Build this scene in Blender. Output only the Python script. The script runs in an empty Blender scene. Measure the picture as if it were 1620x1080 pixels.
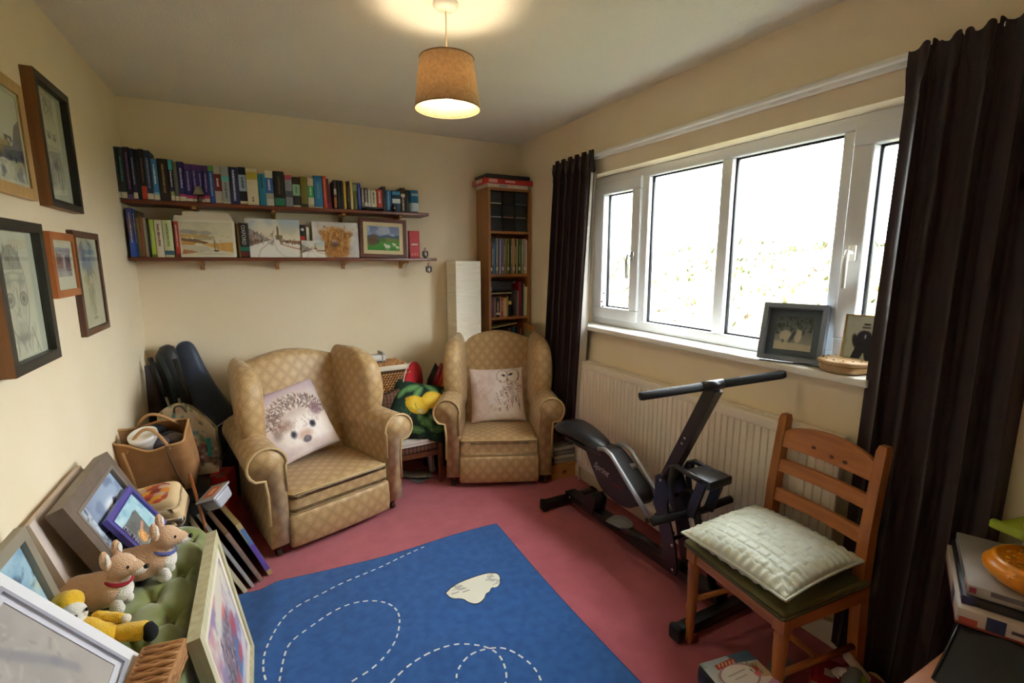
import bpy, bmesh, math, random
import numpy as np
from mathutils import Vector, Matrix

SC = bpy.context.scene
COL = SC.collection
random.seed(7)
RNG = np.random.default_rng(11)

# ------------------------------------------------------------------ camera
cd = bpy.data.cameras.new('camera'); cam = bpy.data.objects.new('camera', cd); COL.objects.link(cam)
cd.sensor_width = 36.0; cd.lens = 764.0 / 1620.0 * 36.0
cd.clip_start = 0.02
cam.location = (0, 0, 1.5)
cam.rotation_euler = (math.radians(90 - 9.43), 0, math.radians(-27.5))
SC.camera = cam

# ------------------------------------------------------------------ world, exposure
world = bpy.data.worlds.new('overcast_sky'); SC.world = world; world.use_nodes = True
bgn = world.node_tree.nodes['Background']
bgn.inputs['Color'].default_value = (0.93, 0.97, 1.0, 1)
bgn.inputs['Strength'].default_value = 11.0
SC.view_settings.view_transform = 'Standard'
SC.view_settings.look = 'None'
SC.view_settings.gamma = 1.0
SC.view_settings.use_curve_mapping = False
SC.view_settings.exposure = 1.32
SC.cycles.max_bounces = 10; SC.cycles.diffuse_bounces = 6; SC.cycles.transparent_max_bounces = 12
SC.cycles.caustics_reflective = False; SC.cycles.caustics_refractive = False
SC.cycles.sample_clamp_indirect = 10.0

# ------------------------------------------------------------------ room numbers
XL, XR, YB, YF, ZC = -0.63, 1.905, 3.55, -1.0, 2.405
WY0, WY1, WZ0, WZ1, WX = 0.63, 2.66, 1.09, 2.03, 2.02      # window opening

# ================================================================== helpers
def lin(c):
    return c / 12.92 if c <= 0.04045 else ((c + 0.055) / 1.055) ** 2.4
def hexc(h):
    h = h.lstrip('#'); return tuple(lin(int(h[i:i + 2], 16) / 255) for i in (0, 2, 4))
def nlin(a):
    a = np.clip(np.asarray(a, float), 0, 1)
    return np.where(a <= 0.04045, a / 12.92, ((a + 0.055) / 1.055) ** 2.4)
def C(h):
    h = h.lstrip('#'); return np.array([int(h[i:i + 2], 16) / 255 for i in (0, 2, 4)])

MATS = {}
def N(nt, typ, **kw):
    n = nt.nodes.new(typ)
    for k, v in kw.items():
        if k in n.inputs: n.inputs[k].default_value = v
        else: setattr(n, k, v)
    return n
def mathn(nt, op, a, b=None, c=None):
    n = nt.nodes.new('ShaderNodeMath'); n.operation = op
    for i, v in enumerate((a, b, c)):
        if v is None: continue
        if isinstance(v, (int, float)): n.inputs[i].default_value = v
        else: nt.links.new(v, n.inputs[i])
    return n.outputs[0]
def mixc(nt, fac, a, b, mode='MIX'):
    n = nt.nodes.new('ShaderNodeMix'); n.data_type = 'RGBA'; n.blend_type = mode
    for i, v in ((0, fac), (6, a), (7, b)):
        if isinstance(v, (int, float)): n.inputs[i].default_value = v
        elif isinstance(v, tuple): n.inputs[i].default_value = (*v[:3], 1)
        else: nt.links.new(v, n.inputs[i])
    return n.outputs[2]

def mat(name, col, rough=0.6, metal=0.0, noise=None, bump=None, spec=0.5, sheen=0.0, coat=0.0, stretch=None, trans=0.0):
    """noise=(scale, second colour, detail)  bump=(scale, strength)  stretch=(x,y,z) scale of the coords"""
    if name in MATS: return MATS[name]
    m = bpy.data.materials.new(name); m.use_nodes = True; nt = m.node_tree
    p = nt.nodes['Principled BSDF']
    c = hexc(col) if isinstance(col, str) else col
    p.inputs['Base Color'].default_value = (*c, 1)
    p.inputs['Roughness'].default_value = rough; p.inputs['Metallic'].default_value = metal
    p.inputs['Specular IOR Level'].default_value = spec
    p.inputs['Sheen Weight'].default_value = sheen; p.inputs['Coat Weight'].default_value = coat
    p.inputs['Transmission Weight'].default_value = trans
    co = None
    if noise or bump:
        co = N(nt, 'ShaderNodeTexCoord').outputs['Object']
        if stretch:
            mp = N(nt, 'ShaderNodeMapping'); mp.inputs['Scale'].default_value = stretch
            nt.links.new(co, mp.inputs['Vector']); co = mp.outputs['Vector']
    if noise:
        t = N(nt, 'ShaderNodeTexNoise'); t.inputs['Scale'].default_value = noise[0]
        t.inputs['Detail'].default_value = noise[2] if len(noise) > 2 else 4.0
        nt.links.new(co, t.inputs['Vector'])
        r = N(nt, 'ShaderNodeMapRange'); r.inputs[1].default_value = 0.33; r.inputs[2].default_value = 0.67
        nt.links.new(t.outputs['Fac'], r.inputs[0])
        c2 = hexc(noise[1]) if isinstance(noise[1], str) else noise[1]
        nt.links.new(mixc(nt, r.outputs[0], c, c2), p.inputs['Base Color'])
    if bump:
        t = N(nt, 'ShaderNodeTexNoise'); t.inputs['Scale'].default_value = bump[0]; t.inputs['Detail'].default_value = 3.0
        nt.links.new(co, t.inputs['Vector'])
        b = N(nt, 'ShaderNodeBump'); b.inputs['Strength'].default_value = bump[1]; b.inputs['Distance'].default_value = 0.01
        nt.links.new(t.outputs['Fac'], b.inputs['Height']); nt.links.new(b.outputs['Normal'], p.inputs['Normal'])
    MATS[name] = m
    return m

def wood(name, c1, c2, axis='z', rough=0.45, scale=14.0, coat=0.1):
    """grain running along one axis, with darker streaks"""
    s = {'x': (0.06, 1, 1), 'y': (1, 0.06, 1), 'z': (1, 1, 0.06)}[axis]
    return mat(name, c1, rough=rough, noise=(scale * 3, c2, 6), bump=(scale * 4, 0.06), stretch=s, coat=coat)

def paper(h, rough=0.55):
    return mat('print_' + h, h, rough=rough)

def painted(rough=0.6, sheen=0.0, bump=None):
    """colours of a flat print, kept per vertex"""
    k = 'printed_%g_%g_%s' % (rough, sheen, bump)
    if k in MATS: return MATS[k]
    m = mat(k, '808080', rough=rough, sheen=sheen, bump=bump, spec=0.3)
    nt = m.node_tree; a = N(nt, 'ShaderNodeVertexColor'); a.layer_name = 'Col'
    nt.links.new(a.outputs['Color'], nt.nodes['Principled BSDF'].inputs['Base Color'])
    return m

def glass_mat():
    if 'clear_glass' in MATS: return MATS['clear_glass']
    m = bpy.data.materials.new('clear_glass'); m.use_nodes = True; nt = m.node_tree; nt.nodes.clear()
    o = N(nt, 'ShaderNodeOutputMaterial'); tr = N(nt, 'ShaderNodeBsdfTransparent'); gl = N(nt, 'ShaderNodeBsdfGlossy')
    tr.inputs[0].default_value = (0.97, 0.985, 0.98, 1); gl.inputs['Roughness'].default_value = 0.02
    lw = N(nt, 'ShaderNodeLayerWeight'); lw.inputs[0].default_value = .5; mx = N(nt, 'ShaderNodeMixShader')
    fac = mathn(nt, 'ADD', mathn(nt, 'MULTIPLY', mathn(nt, 'POWER', lw.outputs['Facing'], 4.0), 0.4), 0.025)
    nt.links.new(fac, mx.inputs[0]); nt.links.new(tr.outputs[0], mx.inputs[1]); nt.links.new(gl.outputs[0], mx.inputs[2])
    nt.links.new(mx.outputs[0], o.inputs[0]); MATS['clear_glass'] = m
    return m

# ---- scene objects
def thing(name, label, cat, loc=(0, 0, 0), rotz=0.0, group=None, M=None):
    o = bpy.data.objects.new(name, None); COL.objects.link(o); o.empty_display_size = 0.05
    if M is not None: o.matrix_world = M
    else: o.location = loc; o.rotation_euler = (0, 0, rotz)
    o['label'] = label; o['category'] = cat
    if group: o['group'] = group
    return o
def tag(o, label, cat, group=None):
    o['label'] = label; o['category'] = cat
    if group: o['group'] = group
    return o
def struct(o):
    o['kind'] = 'structure'; return o
def frameM(origin, right, up):
    """matrix whose X is right, Z is up, Y points behind the face"""
    r = Vector(right).normalized(); u = Vector(up); u = (u - r * u.dot(r)).normalized(); y = u.cross(r)
    M = Matrix(((r.x, y.x, u.x, origin[0]), (r.y, y.y, u.y, origin[1]), (r.z, y.z, u.z, origin[2]), (0, 0, 0, 1)))
    return M

class MB:
    """collects shapes; build() links them as ONE mesh object"""
    def __init__(s): s.v = []; s.f = []; s.m = []; s.sm = []
    def add(s, verts, faces, mi=0, smooth=False, M=None):
        b = len(s.v)
        for p in verts: s.v.append(tuple(M @ Vector(p)) if M is not None else tuple(p))
        for q in faces: s.f.append(tuple(b + i for i in q)); s.m.append(mi); s.sm.append(smooth)
        return s
    def box(s, x0, x1, y0, y1, z0, z1, mi=0, M=None):
        v = [(x0, y0, z0), (x1, y0, z0), (x1, y1, z0), (x0, y1, z0), (x0, y0, z1), (x1, y0, z1), (x1, y1, z1), (x0, y1, z1)]
        return s.add(v, [(0, 3, 2, 1), (4, 5, 6, 7), (0, 1, 5, 4), (1, 2, 6, 5), (2, 3, 7, 6), (3, 0, 4, 7)], mi, False, M)
    def rbox(s, x0, x1, y0, y1, z0, z1, r=0.01, seg=3, mi=0, M=None, fn=None, sub=0):
        bm = bmesh.new()
        bmesh.ops.create_cube(bm, size=1.0)
        sx, sy, sz = x1 - x0, y1 - y0, z1 - z0
        for v in bm.verts: v.co = Vector(((v.co.x + .5) * sx + x0, (v.co.y + .5) * sy + y0, (v.co.z + .5) * sz + z0))
        if sub:
            bmesh.ops.subdivide_edges(bm, edges=bm.edges[:], cuts=sub, use_grid_fill=True)
        if r > 0:
            ed = [e for e in bm.edges if len(e.link_faces) == 2 and e.calc_face_angle(0) > 0.7]
            bmesh.ops.bevel(bm, geom=ed, offset=min(r, sx / 2.05, sy / 2.05, sz / 2.05), segments=seg, affect='EDGES', profile=0.5)
        bm.verts.index_update()
        vs = [tuple(v.co) for v in bm.verts]
        if fn: vs = [fn(*p) for p in vs]
        s.add(vs, [[v.index for v in f.verts] for f in bm.faces], mi, True, M); bm.free()
        return s
    def tube(s, pts, r, n=10, mi=0, caps=True, closed=False, M=None):
        pts = [Vector(p) for p in pts]; k = len(pts)
        rr = r if isinstance(r, (list, tuple)) else [r] * k
        vs, fs = [], []
        t0 = (pts[1] - pts[0]).normalized(); up = Vector((0, 0, 1)) if abs(t0.z) < 0.9 else Vector((0, 1, 0))
        nrm = t0.cross(up).normalized()
        for i, p in enumerate(pts):
            if closed: t = (pts[(i + 1) % k] - pts[i - 1])
            else: t = pts[min(i + 1, k - 1)] - pts[max(i - 1, 0)]
            t = t.normalized() if t.length > 1e-9 else t0
            nrm = (nrm - t * nrm.dot(t)); nrm = nrm.normalized() if nrm.length > 1e-6 else t.orthogonal().normalized()
            bi = t.cross(nrm)
            for j in range(n):
                a = 2 * math.pi * j / n
                vs.append(tuple(p + (nrm * math.cos(a) + bi * math.sin(a)) * rr[i]))
        for i in range(k if closed else k - 1):
            a0, b0 = i * n, ((i + 1) % k) * n
            for j in range(n): fs.append((a0 + j, a0 + (j + 1) % n, b0 + (j + 1) % n, b0 + j))
        s.add(vs, fs, mi, True, M)
        if caps and not closed:
            b = len(s.v) - len(vs)
            s.f.append(tuple(b + j for j in reversed(range(n)))); s.m.append(mi); s.sm.append(False)
            s.f.append(tuple(b + (k - 1) * n + j for j in range(n))); s.m.append(mi); s.sm.append(False)
        return s
    def lathe(s, prof, n=24, mi=0, M=None, sx=1.0, sy=1.0, smooth=True):
        vs, fs = [], []
        for r, z in prof:
            for j in range(n):
                a = 2 * math.pi * j / n; vs.append((r * sx * math.cos(a), r * sy * math.sin(a), z))
        for i in range(len(prof) - 1):
            for j in range(n): fs.append((i * n + j, i * n + (j + 1) % n, (i + 1) * n + (j + 1) % n, (i + 1) * n + j))
        if prof[0][0] > 1e-5: fs.append(tuple(reversed(range(n))))
        if prof[-1][0] > 1e-5: fs.append(tuple((len(prof) - 1) * n + j for j in range(n)))
        return s.add(vs, fs, mi, smooth, M)
    def prism(s, poly, d0, d1, axis='y', mi=0, smooth=False, M=None):
        """poly in the plane across the axis: y -> (x,z), x -> (y,z), z -> (x,y)"""
        f = {'y': lambda p, d: (p[0], d, p[1]), 'x': lambda p, d: (d, p[0], p[1]), 'z': lambda p, d: (p[0], p[1], d)}[axis]
        n = len(poly); vs = [f(p, d0) for p in poly] + [f(p, d1) for p in poly]
        fs = [tuple(range(n)), tuple(reversed(range(n, 2 * n)))]
        s.add(vs, fs, mi, False, M)
        return s.add(vs, [(i, n + i, n + (i + 1) % n, (i + 1) % n) for i in range(n)], mi, smooth, M)
    def loft(s, rings, mi=0, caps=True, smooth=True, M=None):
        n = len(rings[0]); vs = [p for r in rings for p in r]; fs = []
        for i in range(len(rings) - 1):
            for j in range(n): fs.append((i * n + j, i * n + (j + 1) % n, (i + 1) * n + (j + 1) % n, (i + 1) * n + j))
        if caps: fs += [tuple(reversed(range(n))), tuple((len(rings) - 1) * n + j for j in range(n))]
        return s.add(vs, fs, mi, smooth, M)
    def grid(s, fn, nu, nv, mi=0, smooth=True, M=None):
        vs = [fn(i / nu, j / nv) for j in range(nv + 1) for i in range(nu + 1)]
        fs = [(j * (nu + 1) + i, j * (nu + 1) + i + 1, (j + 1) * (nu + 1) + i + 1, (j + 1) * (nu + 1) + i) for j in range(nv) for i in range(nu)]
        return s.add(vs, fs, mi, smooth, M)
    def ball(s, c, r, mi=0, nu=16, nv=10, M=None):
        rx, ry, rz = r if isinstance(r, (tuple, list)) else (r, r, r)
        prof = [(math.sin(math.pi * i / nv), -math.cos(math.pi * i / nv)) for i in range(nv + 1)]
        prof[0] = (1e-6, -1); prof[-1] = (1e-6, 1)
        L = Matrix.Translation(c) @ Matrix.Diagonal((rx, ry, rz, 1))
        return s.lathe(prof, nu, mi, (M @ L) if M is not None else L)
    def build(s, name, mats, parent=None, fix=True):
        me = bpy.data.meshes.new(name); me.from_pydata(s.v, [], s.f)
        if not isinstance(mats, (list, tuple)): mats = [mats]
        for m in mats: me.materials.append(m)
        me.polygons.foreach_set('material_index', s.m); me.polygons.foreach_set('use_smooth', s.sm)
        if fix:
            bm = bmesh.new(); bm.from_mesh(me); bmesh.ops.recalc_face_normals(bm, faces=bm.faces[:]); bm.to_mesh(me); bm.free()
        me.update()
        o = bpy.data.objects.new(name, me); COL.objects.link(o)
        if parent is not None: o.parent = parent
        return o
def one(name, mats, parent, fn, *a, **k):
    b = MB(); getattr(b, fn)(*a, **k); return b.build(name, mats, parent)
def setcol(o, cols):
    a = o.data.color_attributes.new('Col', 'FLOAT_COLOR', 'POINT')
    c = np.ones((len(o.data.vertices), 4), np.float32); c[:, :3] = nlin(cols)
    a.data.foreach_set('color', c.ravel())
def text_mesh(name, body, size, material, parent, M, shear=0.0, extrude=0.0004, align='CENTER', sx=1.0):
    cu = bpy.data.curves.new(name, 'FONT'); cu.body = body; cu.size = size; cu.shear = shear; cu.extrude = extrude
    cu.align_x = align; cu.align_y = 'CENTER'; cu.resolution_u = 3
    t = bpy.data.objects.new(name, cu); COL.objects.link(t)
    me = bpy.data.meshes.new_from_object(t.evaluated_get(bpy.context.evaluated_depsgraph_get()))
    bpy.data.objects.remove(t); bpy.data.curves.remove(cu)
    me.transform(M @ Matrix.Diagonal((sx, 1, 1, 1))); me.materials.clear(); me.materials.append(material)
    o = bpy.data.objects.new(name, me); COL.objects.link(o); o.parent = parent
    return o
TXT_FRONT = Matrix.Rotation(math.radians(90), 4, 'X')          # text upright facing -y

# ---- flat prints worked out in code (u to the right, v up)
def fbm(h, w, cells, seed, octaves=4):
    r = np.random.default_rng(seed); out = np.zeros((h, w)); amp = 1.0; tot = 0
    for o in range(octaves):
        n = int(cells * 2 ** o) + 2; g = r.random((n, n))
        y = np.linspace(0, n - 1.001, h); x = np.linspace(0, n - 1.001, w)
        yi = y.astype(int); xi = x.astype(int); fy = (y - yi)[:, None]; fx = (x - xi)[None, :]
        fy = fy * fy * (3 - 2 * fy); fx = fx * fx * (3 - 2 * fx)
        out += amp * ((g[yi][:, xi] * (1 - fx) + g[yi][:, xi + 1] * fx) * (1 - fy) + (g[yi + 1][:, xi] * (1 - fx) + g[yi + 1][:, xi + 1] * fx) * fy)
        tot += amp; amp *= 0.5
    return out / tot
class Art:
    def __init__(s, w, h, bg):
        s.w, s.h = w, h; s.a = np.ones((h, w, 3)) * C(bg)
        s.U, s.V = np.meshgrid((np.arange(w) + .5) / w, (np.arange(h) + .5) / h)
    def mix(s, m, col, k=1.0):
        m = np.clip(m * k, 0, 1)[..., None]; c = C(col) if isinstance(col, str) else col
        s.a = s.a * (1 - m) + c * m; return s
    def grad(s, c0, c1, v0=0.0, v1=1.0):
        t = np.clip((s.V - v0) / (v1 - v0), 0, 1); inside = ((s.V >= min(v0, v1) - 1e-6) & (s.V <= max(v0, v1) + 1e-6)).astype(float)
        return s.mix(inside, C(c0)[None, None] * (1 - t[..., None]) + C(c1)[None, None] * t[..., None])
    def ell(s, u, v, ru, rv, col, k=1.0, soft=0.15, rot=0.0):
        du, dv = s.U - u, s.V - v; ca, sa = math.cos(rot), math.sin(rot)
        d = np.sqrt(((du * ca + dv * sa) / ru) ** 2 + ((-du * sa + dv * ca) / rv) ** 2)
        return s.mix(np.clip((1 + soft - d) / (2 * soft), 0, 1), col, k)
    def ring(s, u, v, ru, rv, wd, col, k=1.0):
        d = np.sqrt(((s.U - u) / ru) ** 2 + ((s.V - v) / rv) ** 2)
        return s.mix(np.clip(1.4 - np.abs(d - 1) / wd, 0, 1), col, k)
    def line(s, pts, wd, col, k=1.0):
        asp = s.h / s.w
        for (u0, v0), (u1, v1) in zip(pts[:-1], pts[1:]):
            dx, dy = u1 - u0, (v1 - v0) * asp; L = dx * dx + dy * dy + 1e-12
            t = np.clip(((s.U - u0) * dx + (s.V - v0) * asp * dy) / L, 0, 1)
            d = np.hypot(s.U - u0 - t * dx, (s.V - v0) * asp - t * dy)
            s.mix(np.clip(1.5 - d / wd, 0, 1), col, k)
        return s
    def poly(s, pts, col, k=1.0):
        ins = np.zeros((s.h, s.w), bool); n = len(pts)
        for i in range(n):
            (x0, y0), (x1, y1) = pts[i], pts[(i + 1) % n]
            if y0 == y1: continue
            c = ((y0 > s.V) != (y1 > s.V)) & (s.U < (x1 - x0) * (s.V - y0) / (y1 - y0) + x0); ins ^= c
        return s.mix(ins.astype(float), col, k)
    def noise(s, col, cells, seed, lo=0.5, hi=0.65, mask=None, k=1.0):
        f = fbm(s.h, s.w, cells, seed); m = np.clip((f - lo) / (hi - lo), 0, 1)
        if mask is not None: m = m * mask
        return s.mix(m, col, k)
    def strokes(s, n, u, v, lu, col, k=0.6, wd=0.004, ang=(1.2, 1.9), seed=1):
        r = random.Random(seed)
        for _ in range(n):
            a = r.uniform(*ang); x = r.uniform(*u); y = r.uniform(*v); l = lu * r.uniform(.5, 1.3)
            s.line([(x, y), (x + l * math.cos(a), y + l * math.sin(a))], wd, col if isinstance(col, str) else r.choice(col), k)
        return s
    def sample(s, u, v):
        i = np.clip((np.asarray(u) * s.w).astype(int), 0, s.w - 1); j = np.clip((np.asarray(v) * s.h).astype(int), 0, s.h - 1)
        return s.a[j, i]
def print_sheet(name, art, x0, x1, z0, z1, y, parent, rough=0.6, thick=0.0015):
    """a printed sheet: front grid coloured per vertex, with edge and back so it has thickness"""
    nu, nv = art.w - 1, art.h - 1; b = MB()
    b.grid(lambda u, v: (x0 + (x1 - x0) * u, y, z0 + (z1 - z0) * v), nu, nv, smooth=False)
    n = len(b.v); b.box(x0, x1, y + 0.0002, y + thick, z0, z1)
    o = b.build(name, painted(rough), parent, fix=False)
    cols = np.ones((len(b.v), 3)) * 0.85; cols[:n] = art.a.reshape(-1, 3); setcol(o, cols)
    return o
def picture(name, label, M, w, h, art, fw, depth, fmat, mount=None, mount_w=0.0, glass=False, cat='picture', lip=None, side=None, slip=None, fname='frame', group=None, prnt='print', recess=0.006, mount_b=None):
    """framed picture: origin bottom centre of the back of the frame; face towards -y"""
    t = thing(name, label, cat, M=M, group=group)
    x = w / 2; mats = [fmat, side or fmat]
    b = MB()
    for (a0, a1, c0, c1) in ((-x, x, 0, fw), (-x, x, h - fw, h), (-x, -x + fw, fw, h - fw), (x - fw, x, fw, h - fw)):
        b.box(a0, a1, -depth, 0, c0, c1)
    if side:
        e = 0.0008
        b.box(-x - e, -x, -depth, 0, 0, h, 1); b.box(x, x + e, -depth, 0, 0, h, 1); b.box(-x - e, x + e, -depth, 0, -e, 0, 1); b.box(-x - e, x + e, -depth, 0, h, h + e, 1)
    b.box(-x + fw * .8, x - fw * .8, -0.004, -0.0005, fw * .8, h - fw * .8)
    b.build(fname, mats, t)
    if lip:
        b = MB(); l = fw * 0.22
        for (a0, a1, c0, c1) in ((-x + fw - l, x - fw + l, fw - l, fw + .0005), (-x + fw - l, x - fw + l, h - fw - .0005, h - fw + l), (-x + fw - l, -x + fw + .0005, fw, h - fw), (x - fw - .0005, x - fw + l, fw, h - fw)):
            b.box(a0, a1, -depth - 0.001, -depth + 0.004, c0, c1)
        b.build('inner_lip', lip, t)
    yf = -depth + recess
    mw = mount_w; mb = mount_b if mount_b is not None else mount_w
    if mount:
        b = MB(); i0 = fw - 0.002
        for (a0, a1, c0, c1) in ((-x + i0, x - i0, i0, fw + mb), (-x + i0, x - i0, h - fw - mw, h - i0), (-x + i0, -x + fw + mw, fw + mb, h - fw - mw), (x - fw - mw, x - i0, fw + mb, h - fw - mw)):
            b.box(a0, a1, yf, yf + 0.002, c0, c1)
        b.build('mount', mount, t)
    print_sheet(prnt, art, -x + fw + mw - .001, x - fw - mw + .001, fw + mb - .001, h - fw - mw + .001, yf + 0.0022, t)
    if glass:
        one('glass_pane', glass_mat(), t, 'box', -x + fw, x - fw, yf - 0.003, yf - 0.0015, fw, h - fw)
    return t
# ================================================================== the room
def wall_mat(name, c, c2):
    return mat(name, c, rough=0.75, noise=(3.0, c2, 3), bump=(260, 0.05), spec=0.25)
M_WALL = wall_mat('cream_wall_paint', 'ecddc0', 'e8d8b8')
M_CEIL = mat('textured_ceiling_paint', 'ece9dc', rough=0.85, noise=(2.0, 'e8e4d6', 3), bump=(120, 0.35), spec=0.2)
M_CARPET = mat('rose_carpet', 'c0636e', rough=0.95, noise=(9, 'b35964', 8), bump=(420, 0.5), spec=0.1, sheen=0.25)
M_WHITE = mat('white_gloss_paint', 'eeece4', rough=0.35)
M_UPVC = mat('white_plastic_frame', 'e9edf2', rough=0.3)
M_CREAMG = mat('cream_gloss_paint', 'e3d3b8', rough=0.4)
M_GASKET = mat('black_rubber_gasket', '16181c', rough=0.6)
M_STEEL = mat('brushed_steel', 'b9b9b8', rough=0.3, metal=1.0)

struct(one('floor', M_CARPET, None, 'box', XL - .1, XR + .2, YF - .1, YB + .1, -0.1, 0.0))
struct(one('ceiling', M_CEIL, None, 'box', XL - .1, XR + .3, YF - .1, YB + .1, ZC, ZC + .1))
struct(one('wall_back', M_WALL, None, 'box', XL - .1, XR + .3, YB, YB + .1, 0, ZC))
struct(one('wall_left', M_WALL, None, 'box', XL - .1, XL, YF, YB, 0, ZC))
struct(one('wall_front', M_WALL, None, 'box', XL - .1, XR + .3, YF - .1, YF, 0, ZC))
b = MB(); T = XR + .17
b.box(XR, T, YF, WY0, 0, ZC); b.box(XR, T, WY1, YB, 0, ZC); b.box(XR, T, WY0, WY1, 0, WZ0 - .03); b.box(XR, T, WY0, WY1, WZ1, ZC)
struct(b.build('wall_right', M_WALL))
def skirting(name, x0, x1, y0, y1):
    o = MB().rbox(x0, x1, y0, y1, 0, 0.1, 0.006, 2).build(name, M_CREAMG); struct(o)
skirting('baseboard_back', XL, XR, YB - .018, YB); skirting('baseboard_left', XL, XL + .018, YF, YB - .018); skirting('baseboard_right', XR - .018, XR, YF, YB - .018)
# window board
struct(MB().rbox(1.855, WX + .02, .882, WY1 + .10, WZ0 - .03, WZ0, 0.006, 2).build('trim_1', M_WHITE))

# ------------------------------------------------------------------ window
win = bpy.data.objects.new('window_1', None); COL.objects.link(win); struct(win); win.location = (WX, 0, 0)
win['label'] = 'white plastic window of four lights with two opening sashes'
fx0, fx1 = -0.02, 0.05
def wbars(rects, x0, x1, name, m=M_UPVC, parent=win, r=0.006):
    b = MB()
    for (y0, y1, z0, z1) in rects: b.rbox(x0, x1, y0, y1, z0, z1, r, 2)
    return b.build(name, m, parent)
F = 0.055
wbars([(WY0, WY1, WZ0, WZ0 + F), (WY0, WY1, WZ1 - F, WZ1), (WY0, WY0 + F, WZ0 + F, WZ1 - F), (WY1 - F, WY1, WZ0 + F, WZ1 - F)], fx0, fx1, 'outer_frame')
MUL = [1.10, 1.645, 2.19]
for y in MUL: wbars([(y - .03, y + .03, WZ0 + F, WZ1 - F)], fx0, fx1, 'mullion')
edges = [WY0 + F] + MUL + [WY1 - F]
for i in range(4):
    y0 = edges[i] + (0.03 if i else 0); y1 = edges[i + 1] - (0.03 if i < 3 else 0); z0, z1 = WZ0 + F, WZ1 - F
    par = win
    if i in (0, 3):                                   # opening sash, proud of the frame
        s = 0.06
        par = wbars([(y0 - .012, y1 + .012, z0 - .012, z0 + s), (y0 - .012, y1 + .012, z1 - s, z1 + .012), (y0 - .012, y0 + s, z0 + s, z1 - s), (y1 - s, y1 + .012, z0 + s, z1 - s)], fx0 - .018, fx1 - .01, 'sash')
        hy = y1 - .03 if i == 0 else y0 + .03
        hb = MB(); hb.rbox(fx0 - .032, fx0 - .018, hy - .013, hy + .013, 1.50, 1.56, .005, 2)
        hb.tube([(fx0 - .03, hy, 1.53), (fx0 - .058, hy, 1.535), (fx0 - .066, hy, 1.50), (fx0 - .062, hy, 1.40)], [.008, .009, .010, .008], 8)
        hb.build('window_handle', M_WHITE if i == 0 else M_STEEL, par)
        y0 += s; y1 -= s; z0 += s; z1 -= s
    g = 0.008
    wbars([(y0, y1, z0, z0 + g), (y0, y1, z1 - g, z1), (y0, y0 + g, z0, z1), (y1 - g, y1, z0, z1)], 0.006, 0.022, 'gasket', M_GASKET, par, 0)
    one('pane', glass_mat(), par, 'box', 0.012, 0.018, y0, y1, z0, z1)

# ------------------------------------------------------------------ garden outside
def bank(u, v):
    x = 3.2 + 9 * u; y = -7 + 20 * v
    z = 0.55 + 1.05 * min(1, u * 2.2) ** 0.8 + 0.22 * math.sin(y * 1.3 + x) * min(1, u * 4) + 0.12 * math.sin(y * 3.1 + 2 * x) + (y - 2.5) * -0.02
    return (x, y, z)
M_GRASS = mat('rough_grass_bank', '5c6640', rough=0.95, noise=(5, '72684c', 6))
b = MB(); b.grid(bank, 60, 80)
gb = b.build('garden_bank', M_GRASS); struct(gb)
b = MB(); r = random.Random(5)
for k in range(16000):
    u, v = r.random() ** 1.6, r.random(); p = Vector(bank(u, v)); s = r.uniform(.015, .05) * (1 + u)
    a = r.uniform(0, 6.28); d = Vector((math.cos(a), math.sin(a), r.uniform(.2, 1.4))).normalized() * s * r.uniform(1, 2.6); w = Vector((-math.sin(a), math.cos(a), 0)) * s * .35
    b.add([p - w, p + w, p + d * .6 + w * .7, p + d, p + d * .6 - w * .7], [(0, 1, 2, 3, 4)], r.choice((0, 0, 1, 1, 2, 3)))
lf = b.build('bank_foliage', [mat('leaf_green', '4f5836', rough=.7), mat('leaf_olive', '6a6a46', rough=.7), mat('leaf_pinkish', '7e625c', rough=.7), mat('leaf_dry', '857a58', rough=.7)], fix=False)
tag(lf, 'leafy undergrowth on the bank outside the window', 'foliage'); lf['kind'] = 'stuff'
struct(one('garden_ground', M_GRASS, None, 'box', 2.3, 14, -9, 14, -.3, -0.05))

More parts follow.
